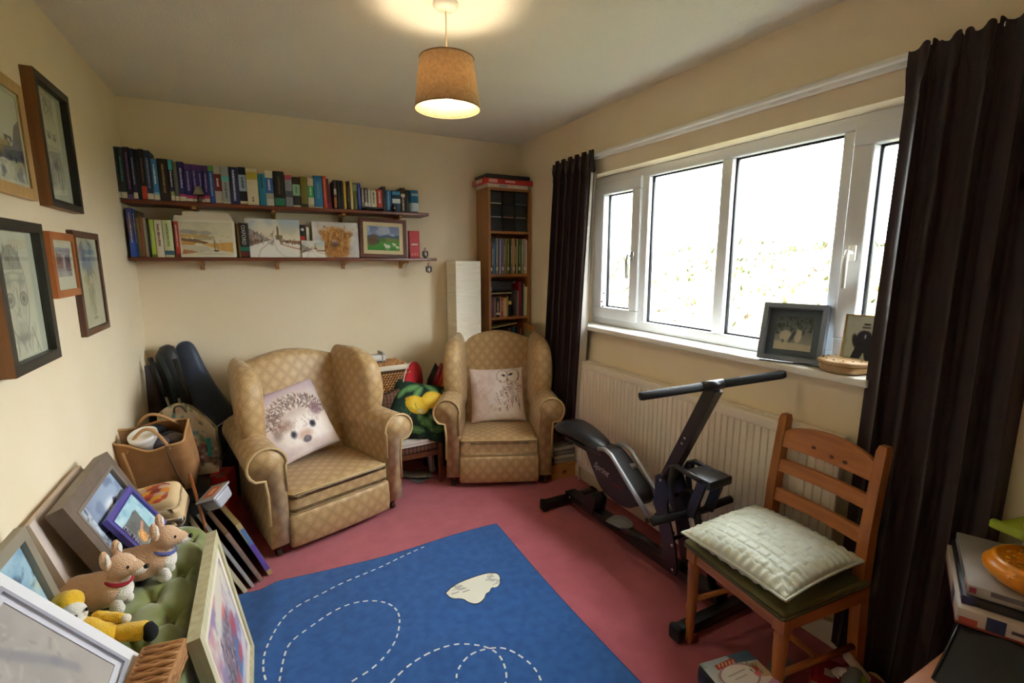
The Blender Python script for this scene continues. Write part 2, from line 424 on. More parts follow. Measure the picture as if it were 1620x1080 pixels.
# ------------------------------------------------------------------ curtain track and curtains
t = thing('curtain_track', 'white curtain track on the wall above the window', 'curtain rail', (XR, 0, 2.135))
MB().rbox(-.022, 0, .42, 3.0, -.02, .022, .006, 2).build('backing_batten', M_WHITE, t)
MB().rbox(-.05, -.022, .42, 3.0, -.006, .012, .004, 2).build('rail', M_WHITE, t)
def fabric_curtain():
    if 'brown_curtain_cloth' in MATS: return MATS['brown_curtain_cloth']
    m = mat('brown_curtain_cloth', '312022', rough=0.6, noise=(30, '2b1b1e', 4), bump=(500, 0.12), spec=0.3, sheen=0.15, stretch=(1, 1, .12))
    return m
def curtain(name, label, y0, y1, ztop, zbot, folds, amp, seed, shape, tilt=0.0, lining_side=None, xc=1.825):
    t = thing(name, label, 'curtain', (xc, (y0 + y1) / 2, zbot), group='dark brown window curtains')
    r = random.Random(seed); ph = [r.uniform(-.5, .5) for _ in range(folds + 2)]; am = [r.uniform(.6, 1.25) for _ in range(folds + 2)]
    H = ztop - zbot; W = y1 - y0
    def f(u, v, off=0.0):
        k = u * folds; i = int(min(k, folds - 1e-6)); a = 2 * math.pi * (k + .12 * math.sin(v * 5 + ph[i]) * (1 - v))
        g = 0.35 + 0.65 * (1 - v) ** .5 if v > .97 else 1.0
        env = am[i] * (1 - (k - i)) + am[i + 1] * (k - i)
        x = (math.cos(a) + .25 * math.cos(2 * a + ph[i] * 6)) * amp * env * (0.75 + .35 * (1 - v)) * g
        if v > .955: x = x * .55 + .004 * math.sin(u * folds * 25)
        yy = (u - .5) * W * shape(v) + tilt * (1 - v) + .012 * math.sin(a + 1.0) * env
        zz = v * H + (.010 * math.sin(u * folds * 6.28 * 2 + ph[i]) if v > .98 else 0)
        return (x + off, yy, zz)
    nu, nv = folds * 18, 46
    b = MB(); b.grid(lambda u, v: f(u, v, 0), nu, nv); b.grid(lambda u, v: f(u, v, .004), nu, nv)
    b.build('drape', fabric_curtain(), t, fix=False)
    hb = MB()
    hb.grid(lambda u, v: tuple(a + c for a, c in zip(f(u, .93 + v * .045), (-.003, 0, 0))), nu, 3); hb.grid(lambda u, v: tuple(a + c for a, c in zip(f(u, .93 + v * .045), (.007, 0, 0))), nu, 3)
    hb.build('heading_tape', fabric_curtain(), t, fix=False)
    if lining_side is not None:
        b = MB(); u0, u1 = (0.0, .06) if lining_side < 0 else (.94, 1.0)
        e = .012 * lining_side
        b.grid(lambda u, v: (f(u0 + (u1 - u0) * u, v * .93)[0] + .012, f(u0 + (u1 - u0) * u, v * .93)[1] + e, f(0, v * .93)[2] + .01), 8, 40)
        b.grid(lambda u, v: (f(u0 + (u1 - u0) * u, v * .93)[0] + .015, f(u0 + (u1 - u0) * u, v * .93)[1] + e, f(0, v * .93)[2] + .01), 8, 40)
        b.build('lining', mat('pale_curtain_lining', 'b8b2a8', rough=.8), t, fix=False)
    return t
curtain('curtain', 'dark brown curtain hanging beside the right-hand armchair', 2.45, 2.90, 2.15, 0.27, 6, 0.026, 3, lambda v: 1.0 + .06 * (1 - v), tilt=.13, lining_side=-1)
curtain('curtain', 'dark brown curtain hanging behind the pine chair', 0.49, 0.866, 2.15, 0.04, 5, 0.027, 9, lambda v: 1.0 + .08 * (1 - v), tilt=0.014, xc=1.848)

# ------------------------------------------------------------------ radiator
M_RAD = mat('cream_radiator_enamel', 'e8dccb', rough=0.35)
t = thing('radiator', 'long cream panel radiator under the window', 'radiator', (1.838, 0, 0.12))
b = MB(); RY0, RY1, pitch = 0.93, 2.56, 0.0333; n = int((RY1 - RY0 - .03) / pitch)
prof = []
for i in range(n):
    y = RY0 + .015 + i * pitch
    prof += [(y, .007), (y + .0025, .007), (y + .0055, 0.0), (y + pitch - .003, 0.0)]
prof += [(RY1 - .015, .007)]
vs = [(x, y, z) for z in (.045, .69) for (y, x) in prof]; k = len(prof)
b.add(vs, [(i, i + 1, k + i + 1, k + i) for i in range(k - 1)], 0, False)
b.build('fluted_panel', M_RAD, t, fix=False)
MB().rbox(0, .02, RY0, RY1, .685, .735, .008, 2).rbox(0, .02, RY0, RY1, 0, .05, .008, 2).rbox(0.0, .02, RY0, RY0 + .02, .04, .7, .005, 2).rbox(0.0, .02, RY1 - .02, RY1, .04, .7, .005, 2).box(.014, .03, RY0, RY1, .01, .73).build('panel_rim', M_RAD, t)
b = MB(); b.box(.03, .062, RY0 + .01, RY1 - .01, .728, .738)
for i in range(48): b.box(.032, .06, RY0 + .02 + i * .0333, RY0 + .028 + i * .0333, .738, .7395, 0)
b.build('top_grille', [M_RAD, M_GASKET], t)
for y in (RY0 + .2, RY1 - .2): MB().box(.03, .066, y, y + .03, .05, .65).build('wall_bracket', M_RAD, t)
MB().tube([(.035, RY1 + .03, -.12), (.035, RY1 + .03, .05), (.035, RY1 - .01, .055)], .0075, 8).build('pipe', M_RAD, t)
MB().tube([(.035, RY1 + .03, .0), (.035, RY1 + .03, .035), (.035, RY1 + .03, .11)], [.014, .017, .016], 12).build('valve', M_WHITE, t)

# ------------------------------------------------------------------ pendant lamp
LX, LY = 0.665, 1.79
t = thing('pendant_lamp', 'lit pendant lamp with a tapered beige fabric shade', 'lamp', (LX, LY, ZC))
MB().lathe([(.045, 0), (.045, -.008), (.03, -.022), (.008, -.026)], 20).build('ceiling_rose', M_WHITE, t)
MB().tube([(0, 0, -.02), (0, 0, -.19)], .0028, 8).build('cord', mat('white_flex', 'd8cdb0', rough=.5), t)
def shade_mat(name, c, fac):
    m = bpy.data.materials.new(name); m.use_nodes = True; nt = m.node_tree; p = nt.nodes['Principled BSDF']
    p.inputs['Base Color'].default_value = (*hexc(c), 1); p.inputs['Roughness'].default_value = .8
    tr = N(nt, 'ShaderNodeBsdfTranslucent'); tr.inputs[0].default_value = (*hexc(c), 1); mx = N(nt, 'ShaderNodeMixShader'); mx.inputs[0].default_value = fac
    co = N(nt, 'ShaderNodeTexCoord'); no = N(nt, 'ShaderNodeTexNoise'); no.inputs['Scale'].default_value = 90; no.inputs['Detail'].default_value = 4
    nt.links.new(co.outputs['Object'], no.inputs['Vector'])
    r = N(nt, 'ShaderNodeMapRange'); r.inputs[1].default_value = .3; r.inputs[2].default_value = .75; nt.links.new(no.outputs['Fac'], r.inputs[0])
    k = tuple(x * .72 for x in hexc(c)); o = mixc(nt, r.outputs[0], k, hexc(c)); nt.links.new(o, p.inputs['Base Color']); nt.links.new(o, tr.inputs[0])
    nt.links.new(p.outputs[0], mx.inputs[1]); nt.links.new(tr.outputs[0], mx.inputs[2]); nt.links.new(mx.outputs[0], nt.nodes['Material Output'].inputs[0])
    return m
zt, zb, rt, rb = -.183, -.353, .098, .120
b = MB(); b.lathe([(rt, zt), (rb, zb), (rb - .0015, zb), (rt - .0015, zt)], 48); b.f = [f for f in b.f if len(f) == 4]; b.m = b.m[:len(b.f)]; b.sm = b.sm[:len(b.f)]
sh = b.build('shade', shade_mat('beige_shade_linen', 'cbb08a', 0.22), t)
for rr, zz in ((rt, zt), (rb, zb)):
    MB().tube([(rr * math.cos(a), rr * math.sin(a), zz) for a in [2 * math.pi * i / 40 for i in range(40)]], .0022, 6, closed=True).build('rim', mat('shade_trim', '8a6a48', rough=.8), sh)
b = MB()
for a in (0, 2.09, 4.19): b.tube([(.02 * math.cos(a), .02 * math.sin(a), -.203), (rt * math.cos(a), rt * math.sin(a), zt - .005)], .0015, 6)
b.lathe([(.02, -.188), (.022, -.218), (.02, -.253)], 16); b.build('lamp_holder', M_WHITE, t)
bm_ = bpy.data.materials.new('lit_bulb_glass'); bm_.use_nodes = True; p = bm_.node_tree.nodes['Principled BSDF']
p.inputs['Emission Color'].default_value = (1, .84, .60, 1); p.inputs['Emission Strength'].default_value = 70.0
MB().ball((0, 0, -.283), (.034, .034, .042)).build('bulb', bm_, t)
# ================================================================== wing armchairs
def damask():
    if 'gold_damask' in MATS: return MATS['gold_damask']
    m = mat('gold_damask', 'b08d5c', rough=0.42, spec=0.45, sheen=0.15, bump=(700, 0.10)); nt = m.node_tree; p = nt.nodes['Principled BSDF']
    co = N(nt, 'ShaderNodeTexCoord'); sp = N(nt, 'ShaderNodeSeparateXYZ'); nt.links.new(co.outputs['Object'], sp.inputs[0])
    X, Y, Z = sp.outputs
    k = 13.5
    sn = N(nt, 'ShaderNodeSeparateXYZ'); nt.links.new(co.outputs['Normal'], sn.inputs[0])     # lay the weave along whichever way the cloth faces
    sx_ = mathn(nt, 'GREATER_THAN', mathn(nt, 'ABSOLUTE', sn.outputs[0]), 0.72); sz_ = mathn(nt, 'GREATER_THAN', mathn(nt, 'ABSOLUTE', sn.outputs[2]), 0.72)
    def pick(f, p_, q_): return mathn(nt, 'ADD', mathn(nt, 'MULTIPLY', q_, f), mathn(nt, 'MULTIPLY', p_, mathn(nt, 'SUBTRACT', 1.0, f)))
    a = mathn(nt, 'MULTIPLY', pick(sx_, X, Y), k); c = mathn(nt, 'MULTIPLY', pick(sz_, mathn(nt, 'MULTIPLY', Z, 0.85), Y), k)
    def tri(v): return mathn(nt, 'ABSOLUTE', mathn(nt, 'SUBTRACT', mathn(nt, 'FRACT', v), 0.5))
    d1 = tri(mathn(nt, 'ADD', a, c)); d2 = tri(mathn(nt, 'SUBTRACT', a, c))
    mx = mathn(nt, 'MAXIMUM', d1, d2)
    def band(v, at, w): return mathn(nt, 'LESS_THAN', mathn(nt, 'ABSOLUTE', mathn(nt, 'SUBTRACT', v, at)), w)
    pat = mathn(nt, 'MAXIMUM', band(mx, 0.46, 0.034), mathn(nt, 'MAXIMUM', band(mx, 0.36, 0.026), mathn(nt, 'MULTIPLY', mathn(nt, 'LESS_THAN', mx, 0.06), 0.6)))
    pat = mathn(nt, 'MAXIMUM', pat, mathn(nt, 'MULTIPLY', band(mx, 0.25, 0.028), 0.85))
    no = N(nt, 'ShaderNodeTexNoise'); no.inputs['Scale'].default_value = 4.0; no.inputs['Detail'].default_value = 4; nt.links.new(co.outputs['Object'], no.inputs['Vector'])
    base = mixc(nt, no.outputs['Fac'], hexc('bd9b6a'), hexc('caac7e'))
    nt.links.new(mixc(nt, mathn(nt, 'MULTIPLY', pat, 0.62), base, hexc('8f6d3c')), p.inputs['Base Color'])
    nt.links.new(mathn(nt, 'ADD', mathn(nt, 'MULTIPLY', pat, 0.16), 0.36), p.inputs['Roughness'])
    return m
DAM = damask()
M_PIPE = mat('gold_piping', 'c4a878', rough=.5, bump=(600, .2))
M_CASTOR = mat('dark_wood_castor', '4a3524', rough=.5)

def arm_section(s, v):
    """outline (u,z) of a scroll arm; s=+-1 side, v 0 front .. 1 back"""
    w = 1 - .10 * v; rise = .035 * v; r = .088 - .008 * v
    cu, cz = .352, .515 + rise
    pts = [(.275, .075)]
    pts += [(.272, .20), (.270, .36), (.272, cz - .02)]
    for i in range(13):                       # over the top and down to the curl
        a = math.pi - i * (math.pi * 1.28) / 12
        pts.append((cu + r * math.cos(a), cz + r * math.sin(a)))
    pts += [(.366, cz - .075), (.358, .36), (.358, .20), (.360, .075)]
    return [(s * p[0] * (1 - .13 * v if p[1] < cz - .05 else 1 - .13 * v), p[1]) for p in pts]
def make_armchair(label):
    t = thing('wing_armchair', label, 'armchair', group='gold wing armchairs')
    for s in (-1, 1):
        b = MB(); rings = []
        for k in range(9):
            v = k / 8; y = 0.0 + .56 * v
            rings.append([(u, y, z) for u, z in arm_section(s, v)])
        b.loft(rings, caps=False); f0 = rings[0]; n = len(f0)
        b.loft([[(u * .995 + s * .0015, y - .012, z if z < .3 else z * .99 + .004) for u, y, z in f0], f0], caps=True)
        ar = b.build('arm', DAM, t)
        path = [(u * 1.0, -.012, z) for u, z in arm_section(s, 0)]
        MB().tube(path[2:-1], .0075, 6).build('piping', M_PIPE, ar)
        # wing
        b = MB(); rings = []; H0, H1 = .47, .965; K = 16; Nn = 20
        for k in range(K + 1):
            h = 1 - (1 - k / K) ** 1.7; z = H0 + (H1 - H0) * h
            e = max(0.0, (h - .78) / .22); sc = math.sqrt(max(0.012, 1 - e ** 2.2))
            vf = .235 - .06 * math.sin(math.pi * min(1, h * 1.0)) + .17 * (1 - math.sqrt(max(0, 1 - e * e))) - .01 * h          # front edge
            vb = .545 + .05 * h - .06 * (1 - math.sqrt(max(0, 1 - e * e)))
            th = (.056 + .010 * math.sin(math.pi * h)) * sc
            cu = .296 + .018 * h
            ring = []
            for j in range(Nn):
                a = 2 * math.pi * j / Nn; ca, sa = math.cos(a), math.sin(a)
                yy = (vf + vb) / 2 + (vb - vf) / 2 * (abs(ca) ** .55) * (1 if ca > 0 else -1)
                q = (vb - yy) / (vb - vf)                      # 1 at the front
                uu = cu + th * (abs(sa) ** .6) * (1 if sa > 0 else -1) * (.78 + .35 * q) + .035 * q * q * math.sin(math.pi * min(1, .2 + h * .8)) - .03 * (1 - q)
                ring.append((s * uu, yy, z))
            rings.append(ring)
        b.loft(rings); wg = b.build('wing', DAM, t)
        MB().tube([(s * (.345 + .012 * math.sin(h * 3.1)), .24 - .045 * math.sin(math.pi * h) + .13 * max(0, (h - .78) / .22) ** 2 - .004, .5 + .44 * h) for h in [i / 14 for i in range(15)]], .004, 6).build('piping', M_PIPE, wg)
    # inside back with a crowned top
    b = MB(); K = 18; rings = []
    for k in range(K + 1):
        u = -1 + 2 * k / K; half = .272
        top = .905 + .065 * math.cos(u * math.pi / 2) ** 1.1
        ring = []
        for j in range(24):
            a = 2 * math.pi * j / 24; ca, sa = math.cos(a), math.sin(a)
            zz = .24 + (top - .24) * (.5 + .5 * (abs(sa) ** .35) * (1 if sa > 0 else -1))
            hh = (zz - .24) / (top - .24)
            yc = .485 + .10 * hh; th = (.055 + .02 * math.sin(math.pi * min(1, hh * 1.1)) * math.cos(u * 1.2)) * (1 if hh < .93 else 1)
            ring.append((u * half, yc + th * (abs(ca) ** .5) * (1 if ca > 0 else -1), zz))
        rings.append(ring)
    b.loft(rings); b.build('backrest', DAM, t)
    MB().rbox(-.27, .27, .50, .57, .06, .5, .02, 2).build('outside_back', DAM, t)
    def sag(x, y, z):
        k = max(0, 1 - (x / .27) ** 2) * max(0, 1 - ((y - .22) / .26) ** 2)
        return (x, y, z + (.022 * k if z > .26 else 0) - .05 * max(0, y) * 1.0 * (1 if z > .2 else .5))
    sc_ = MB().rbox(-.268, .268, -.028, .47, .215, .335, .035, 4, fn=sag, sub=6).build('seat_cushion', DAM, t)
    b = MB()
    for zz in (.3265, .226):
        b2 = MB().tube([(-.262, .3, zz - .02), (-.268, 0.01, zz), (-.25, -.022, zz), (.25, -.022, zz), (.268, .01, zz), (.262, .3, zz - .02)], .005, 6); b2.build('piping', M_PIPE, sc_)
    def bow(x, y, z):
        return (x, y - .012 * (1 - (x / .28) ** 2) - .012 * math.sin(max(0, min(1, (z - .04) / .18)) * math.pi), z)
    MB().rbox(-.272, .272, -.022, .06, .035, .222, .018, 3, fn=bow, sub=4).build('front_panel', DAM, t)
    MB().box(-.26, .26, .06, .52, .05, .2).build('seat_frame', M_CASTOR, t)
    for sx in (-1, 1):
        for y in (.035, .5):
            x = sx * (.318 - .05 * (y > .3))
            b = MB(); b.lathe([(.018, .075), (.02, .05), (.012, .042), (.012, .034)], 12, M=Matrix.Translation((x, y, 0)))
            b.lathe([(.008, -.011), (.019, -.011), (.021, 0), (.019, .011), (.008, .011)], 14, M=Matrix.Translation((x, y, .021)) @ Matrix.Rotation(math.pi / 2, 4, 'Y'))
            b.build('castor_foot', M_CASTOR, t)
    return t
def copy_tree(o, parent=None):
    c = o.copy(); COL.objects.link(c)
    if parent is not None: c.parent = parent
    for ch in list(o.children): copy_tree(ch, c)
    return c
# local +y is the back of the chair
armB = make_armchair('gold wing armchair with owl cushion, in front of the tall bookcase')
armB.location = (1.339, 2.755, 0); armB.rotation_euler = (0, 0, math.radians(-24.0)); armB.scale = (.98, .98, 1.015)
armA = copy_tree(armB); armA['label'] = 'gold wing armchair with hedgehog cushion, beside the pile of frames'
armA.location = (0.316, 2.652, 0); armA.rotation_euler = (0, 0, math.radians(18.6)); armA.scale = (1.06, 1.06, 1.0)

# ------------------------------------------------------------------ cushions
def cushion(name, label, w, h, t, art, back, M, n=64, rough=.7, wr=0.004, seed=1, cat='cushion', edge=None, puff=.42, sheen=.1):
    """pillow: local x right, z up, face towards -y, origin bottom centre; printed front"""
    o = thing(name, label, cat, M=M)
    wn = fbm(n + 1, n + 1, 4, seed)
    def pt(u, v, side):
        a, c = 2 * u - 1, 2 * v - 1
        pin = 1 - .055 * (1 - a * a) * abs(c) ** 3; pin2 = 1 - .055 * (1 - c * c) * abs(a) ** 3
        k = (max(0, 1 - a * a) * max(0, 1 - c * c)) ** puff
        d = t / 2 * k + wr * (wn[int(round(v * n)), int(round(u * n))] - .5) * 8 * k
        return (a * w / 2 * pin2, side * max(d, 0.0), h / 2 + c * h / 2 * pin)
    b = MB(); b.grid(lambda u, v: pt(u, v, -1), n, n)
    f = b.build('printed_face', painted(rough, sheen, (500, .08)), o, fix=False)
    uu = np.tile(np.arange(n + 1) / n, n + 1); vv = np.repeat(np.arange(n + 1) / n, n + 1); setcol(f, art.sample(uu, vv))
    MB().grid(lambda u, v: pt(1 - u, v, 1), 24, 24).build('back_cover', back, o, fix=False)
    per = [pt(i / 30, 0, -1) for i in range(30)] + [pt(1, i / 30, -1) for i in range(30)] + [pt(1 - i / 30, 1, -1) for i in range(30)] + [pt(0, 1 - i / 30, -1) for i in range(30)]
    MB().tube(per, .0035, 6, closed=True).build('seam', edge or back, o)
    return o
M_LINEN = mat('pale_pink_linen', 'd9c6bf', rough=.8, bump=(500, .1))
# hedgehog print
A = Art(128, 128, 'e8dad6'); A.grad('eee4de', 'cdb9bf', .55, 1.0); A.noise('cdb7bb', 3, 1, .45, .7, k=.6); A.ell(.1, .95, .35, .12, 'b39aa8', .6, .6)
A.ell(.56, .52, .43, .34, 'e4d6cc', 1, .12); A.ell(.56, .60, .42, .28, 'c9b5a9', .7, .2)
r = random.Random(3)
for _ in range(900):
    a = r.uniform(0.05, math.pi - .05); q = r.uniform(.5, 1.04); x = .55 + .42 * q * math.cos(a); y = .47 + .36 * q * math.sin(a)
    an = a + r.uniform(-.5, .5); l = r.uniform(.02, .045)
    A.line([(x, y), (x + l * math.cos(an), y + l * math.sin(an))], .0042, r.choice(('6e5750', '8d7266', 'f1e6de', '5b474a', 'a48a7d')), .8)
A.ell(.60, .32, .34, .23, 'f0e6de', .95, .25); A.ell(.48, .30, .2, .16, 'f3eae3', .8, .5)
A.ell(.36, .47, .10, .07, '94705f', .7, .5); A.ell(.83, .55, .075, .085, '8a6670', .75, .4); A.ell(.24, .40, .05, .07, '7d6660', .6, .5)
A.strokes(70, (.2, .8), (.36, .5), .05, ['b59384', 'e9ddd5', '9d7f70'], .6, .004, (1, 2.2), 5)
A.ell(.42, .325, .042, .05, '5e5866', .95, .25); A.ell(.415, .33, .024, .03, '2a2830', .95, .3); A.ell(.70, .375, .04, .05, '5e5866', .95, .25); A.ell(.70, .38, .024, .03, '2a2830', .95, .3)
A.ell(.56, .28, .09, .06, 'c09a86', .75, .5); A.ell(.565, .205, .055, .048, '4e4650', .95, .2); A.ell(.565, .215, .03, .022, '8a8289', .8, .4); A.ell(.62, .12, .3, .05, 'dcc6c0', .6, .6); A.ell(.95, .2, .1, .25, 'c9a98c', .4, .7)
cm = Matrix.Translation(armA.location) @ Matrix.Rotation(math.radians(18.6), 4, 'Z')
cushion('cushion', 'pale pink cushion printed with a hedgehog face', .45, .44, .13, A, M_LINEN,
        cm @ Matrix.Translation((-.035, .325, .335)) @ Matrix.Rotation(math.radians(-26), 4, 'X') @ Matrix.Rotation(math.radians(-10), 4, 'Y') @ Matrix.Translation((0, 0, 0.03)), seed=4, n=90)
# owl print
A = Art(128, 128, 'ecdcd6'); A.noise('dcc4bd', 3, 2, .45, .7, k=.6); A.noise('f2e8e4', 4, 3, .5, .7, k=.8); A.ell(.05, .3, .2, .3, 'ccae9f', .5, .8)
A.ell(.70, .42, .25, .40, 'f3e9e3', .85, .25); A.ell(.70, .85, .19, .16, 'efe3dc', .95, .12)
for cx, rr in ((.60, .098), (.81, .112)): A.ring(cx, .835, rr, .125, .05, '8d7267', .7); A.ring(cx, .83, rr * .6, .08, .1, 'c7aa9e', .4)
A.ell(.60, .84, .085, .10, 'f1e7df', .9, .2); A.ell(.80, .84, .095, .10, 'f1e7df', .9, .2)
A.ell(.625, .845, .034, .019, '2d2322', .95, .3, -.3); A.ell(.76, .865, .042, .021, '2d2322', .95, .3, .4); A.line([(.69, .93), (.68, .8), (.70, .74)], .006, '8b6a5d', .7)
A.ell(.695, .745, .022, .04, 'c38a62', .9, .3); A.ell(.69, .765, .012, .02, '5f4034', .7, .4); A.ell(.56, .735, .02, .02, '9a7b70', .7, .5); A.line([(.90, .90), (.92, .82), (.88, .75)], .009, '5f4a46', .8)
A.line([(.66, .69), (.72, .68), (.78, .70)], .006, '8a6558', .8)
A.strokes(60, (.52, .93), (.52, .68), .07, ['8d6c60', 'b28e80', 'f3e8e2'], .7, .005, (-.5, .5), 7)
A.strokes(90, (.50, .92), (.16, .52), .10, ['6d4f45', '9e7869', 'c49c8c', 'f4ece7', 'f4ece7'], .7, .006, (1.35, 2.1), 8)
A.strokes(20, (.0, .4), (.1, .7), .25, ['e9deda', 'c9b2aa'], .45, .008, (-.8, .9), 9)
cm = Matrix.Translation(armB.location) @ Matrix.Rotation(math.radians(-24.0), 4, 'Z')
cushion('cushion', 'pale pink cushion printed with an owl', .40, .40, .12, A, M_LINEN,
        cm @ Matrix.Translation((.008, .345, .335)) @ Matrix.Rotation(math.radians(-20), 4, 'X') @ Matrix.Rotation(math.radians(-2), 4, 'Y'), seed=8, n=90)
# ================================================================== wall shelves and books
ORD = ['first', 'second', 'third', 'fourth', 'fifth', 'sixth', 'seventh', 'eighth', 'ninth', 'tenth', 'eleventh', 'twelfth', 'thirteenth', 'fourteenth', 'fifteenth', 'sixteenth', 'seventeenth', 'eighteenth', 'nineteenth', 'twentieth']
def ordn(i):
    if i <= 20: return ORD[i - 1]
    tens = {2: 'twenty', 3: 'thirty', 4: 'forty', 5: 'fifty'}[i // 10]
    return {2: 'twentieth', 3: 'thirtieth', 4: 'fortieth', 5: 'fiftieth'}[i // 10] if i % 10 == 0 else tens + '-' + ORD[i % 10 - 1]
M_SHELF = wood('mahogany_shelf', '7a3d22', '5e2c18', 'x', rough=.4)
M_BRACK = wood('pale_bracket_wood', 'b98a52', 'a1733f', 'z')
M_PAGES = mat('book_pages', 'ddd2b8', rough=.9, noise=(200, 'c9bd9f', 2), stretch=(1, .05, .05))
SY = 3.335                                                    # front edge of the boards
def shelf(z, x0, x1, label, bx):
    t = thing('wall_shelf', label, 'shelf', ((x0 + x1) / 2, YB, z), group='mahogany wall shelves')
    c = (x0 + x1) / 2
    MB().rbox(x0 - c, x1 - c, SY - YB, 0, -.02, 0, .003, 2).build('board', M_SHELF, t)
    for x in bx:
        b = MB(); b.box(x - c - .011, x - c + .011, -.018, 0, -.075, -.02); b.box(x - c - .011, x - c + .011, -.17, 0, -.036, -.02)
        b.prism([(-.018, -.036), (-.018, -.068), (-.04, -.056), (-.075, -.044), (-.15, -.036)], x - c - .007, x - c + .007, 'x')
        b.build('bracket', M_BRACK, t)
    return t
shelf(1.83, -.622, 1.085, 'upper mahogany wall shelf full of standing books', (-.30, .115, .525, .90))
shelf(1.522, -.622, 1.135, 'lower mahogany wall shelf holding paintings and books', (-.30, .115, .525, .93))

M_TITLE = paper('cfc6b0')
def book(label, x, w, d, h, col, z, yf, bands=(), tilt=0.0, title=None, group=None, rough=.5, seed=0, name='book', flat=False, rotz=0.0, round_=0.0):
    """spine faces -y; x is the left edge of the spine at the shelf; bands=(z0,z1,colour) as parts of the height"""
    M = Matrix.Translation((x + w / 2, yf, z)) @ Matrix.Rotation(rotz, 4, 'Z') @ Matrix.Rotation(tilt, 4, 'Y')
    if flat: M = Matrix.Translation((x, yf, z)) @ Matrix.Rotation(rotz, 4, 'Z') @ Matrix.Rotation(math.radians(90), 4, 'Y') @ Matrix.Translation((-w / 2, 0, 0))
    t = thing(name, label, 'book', M=M, group=group); a = w / 2 - .0006; c = min(.0022, w * .16)
    b = MB(); b.box(-a, -a + c, 0, d, 0, h); b.box(a - c, a, 0, d, 0, h); b.rbox(-a, a, -.0015 - round_, c, 0, h, min(.0016 + round_ * .6, w * .3), 2)
    b.build('cover', paper(col, rough), t)
    MB().box(-a + c, a - c, c, d - .004, .003, h - .004).build('pages', M_PAGES, t)
    for (z0, z1, bc) in bands:
        MB().box(-a * .985, a * .985, -.0024 - round_, 0, h * z0 + .0004, h * z1 - .0004).build('spine_band', paper(bc, rough), t)
    if title:
        z0, z1, tc = title; r = random.Random(seed * 7 + int(w * 1e4)); b = MB(); zz = h * z0; ww = min(a * .32, .006)
        while zz < h * z1:
            l = r.uniform(.004, .009); b.box(-ww, ww * r.uniform(.5, 1), -.0029 - round_, -.001, zz, zz + l); zz += l + r.uniform(.001, .004)
        o = b.build('title_lettering', paper(tc), t); o['kind'] = 'stuff'
    return t
def X0(px):                                   # along the wall, from the spine positions measured on the photograph
    a = (px - 810) / 790.0; return 3.36 * (.4617 + .887 * a) / (.887 - .4617 * a)
def c2(v): return X0(170 + v * .18519)
def c3(v): return X0(420 + v * .18519)
UP = 'books on the upper wall shelf'
W_ = 'd8d0bb'
LB = [(.02, .14, W_)]
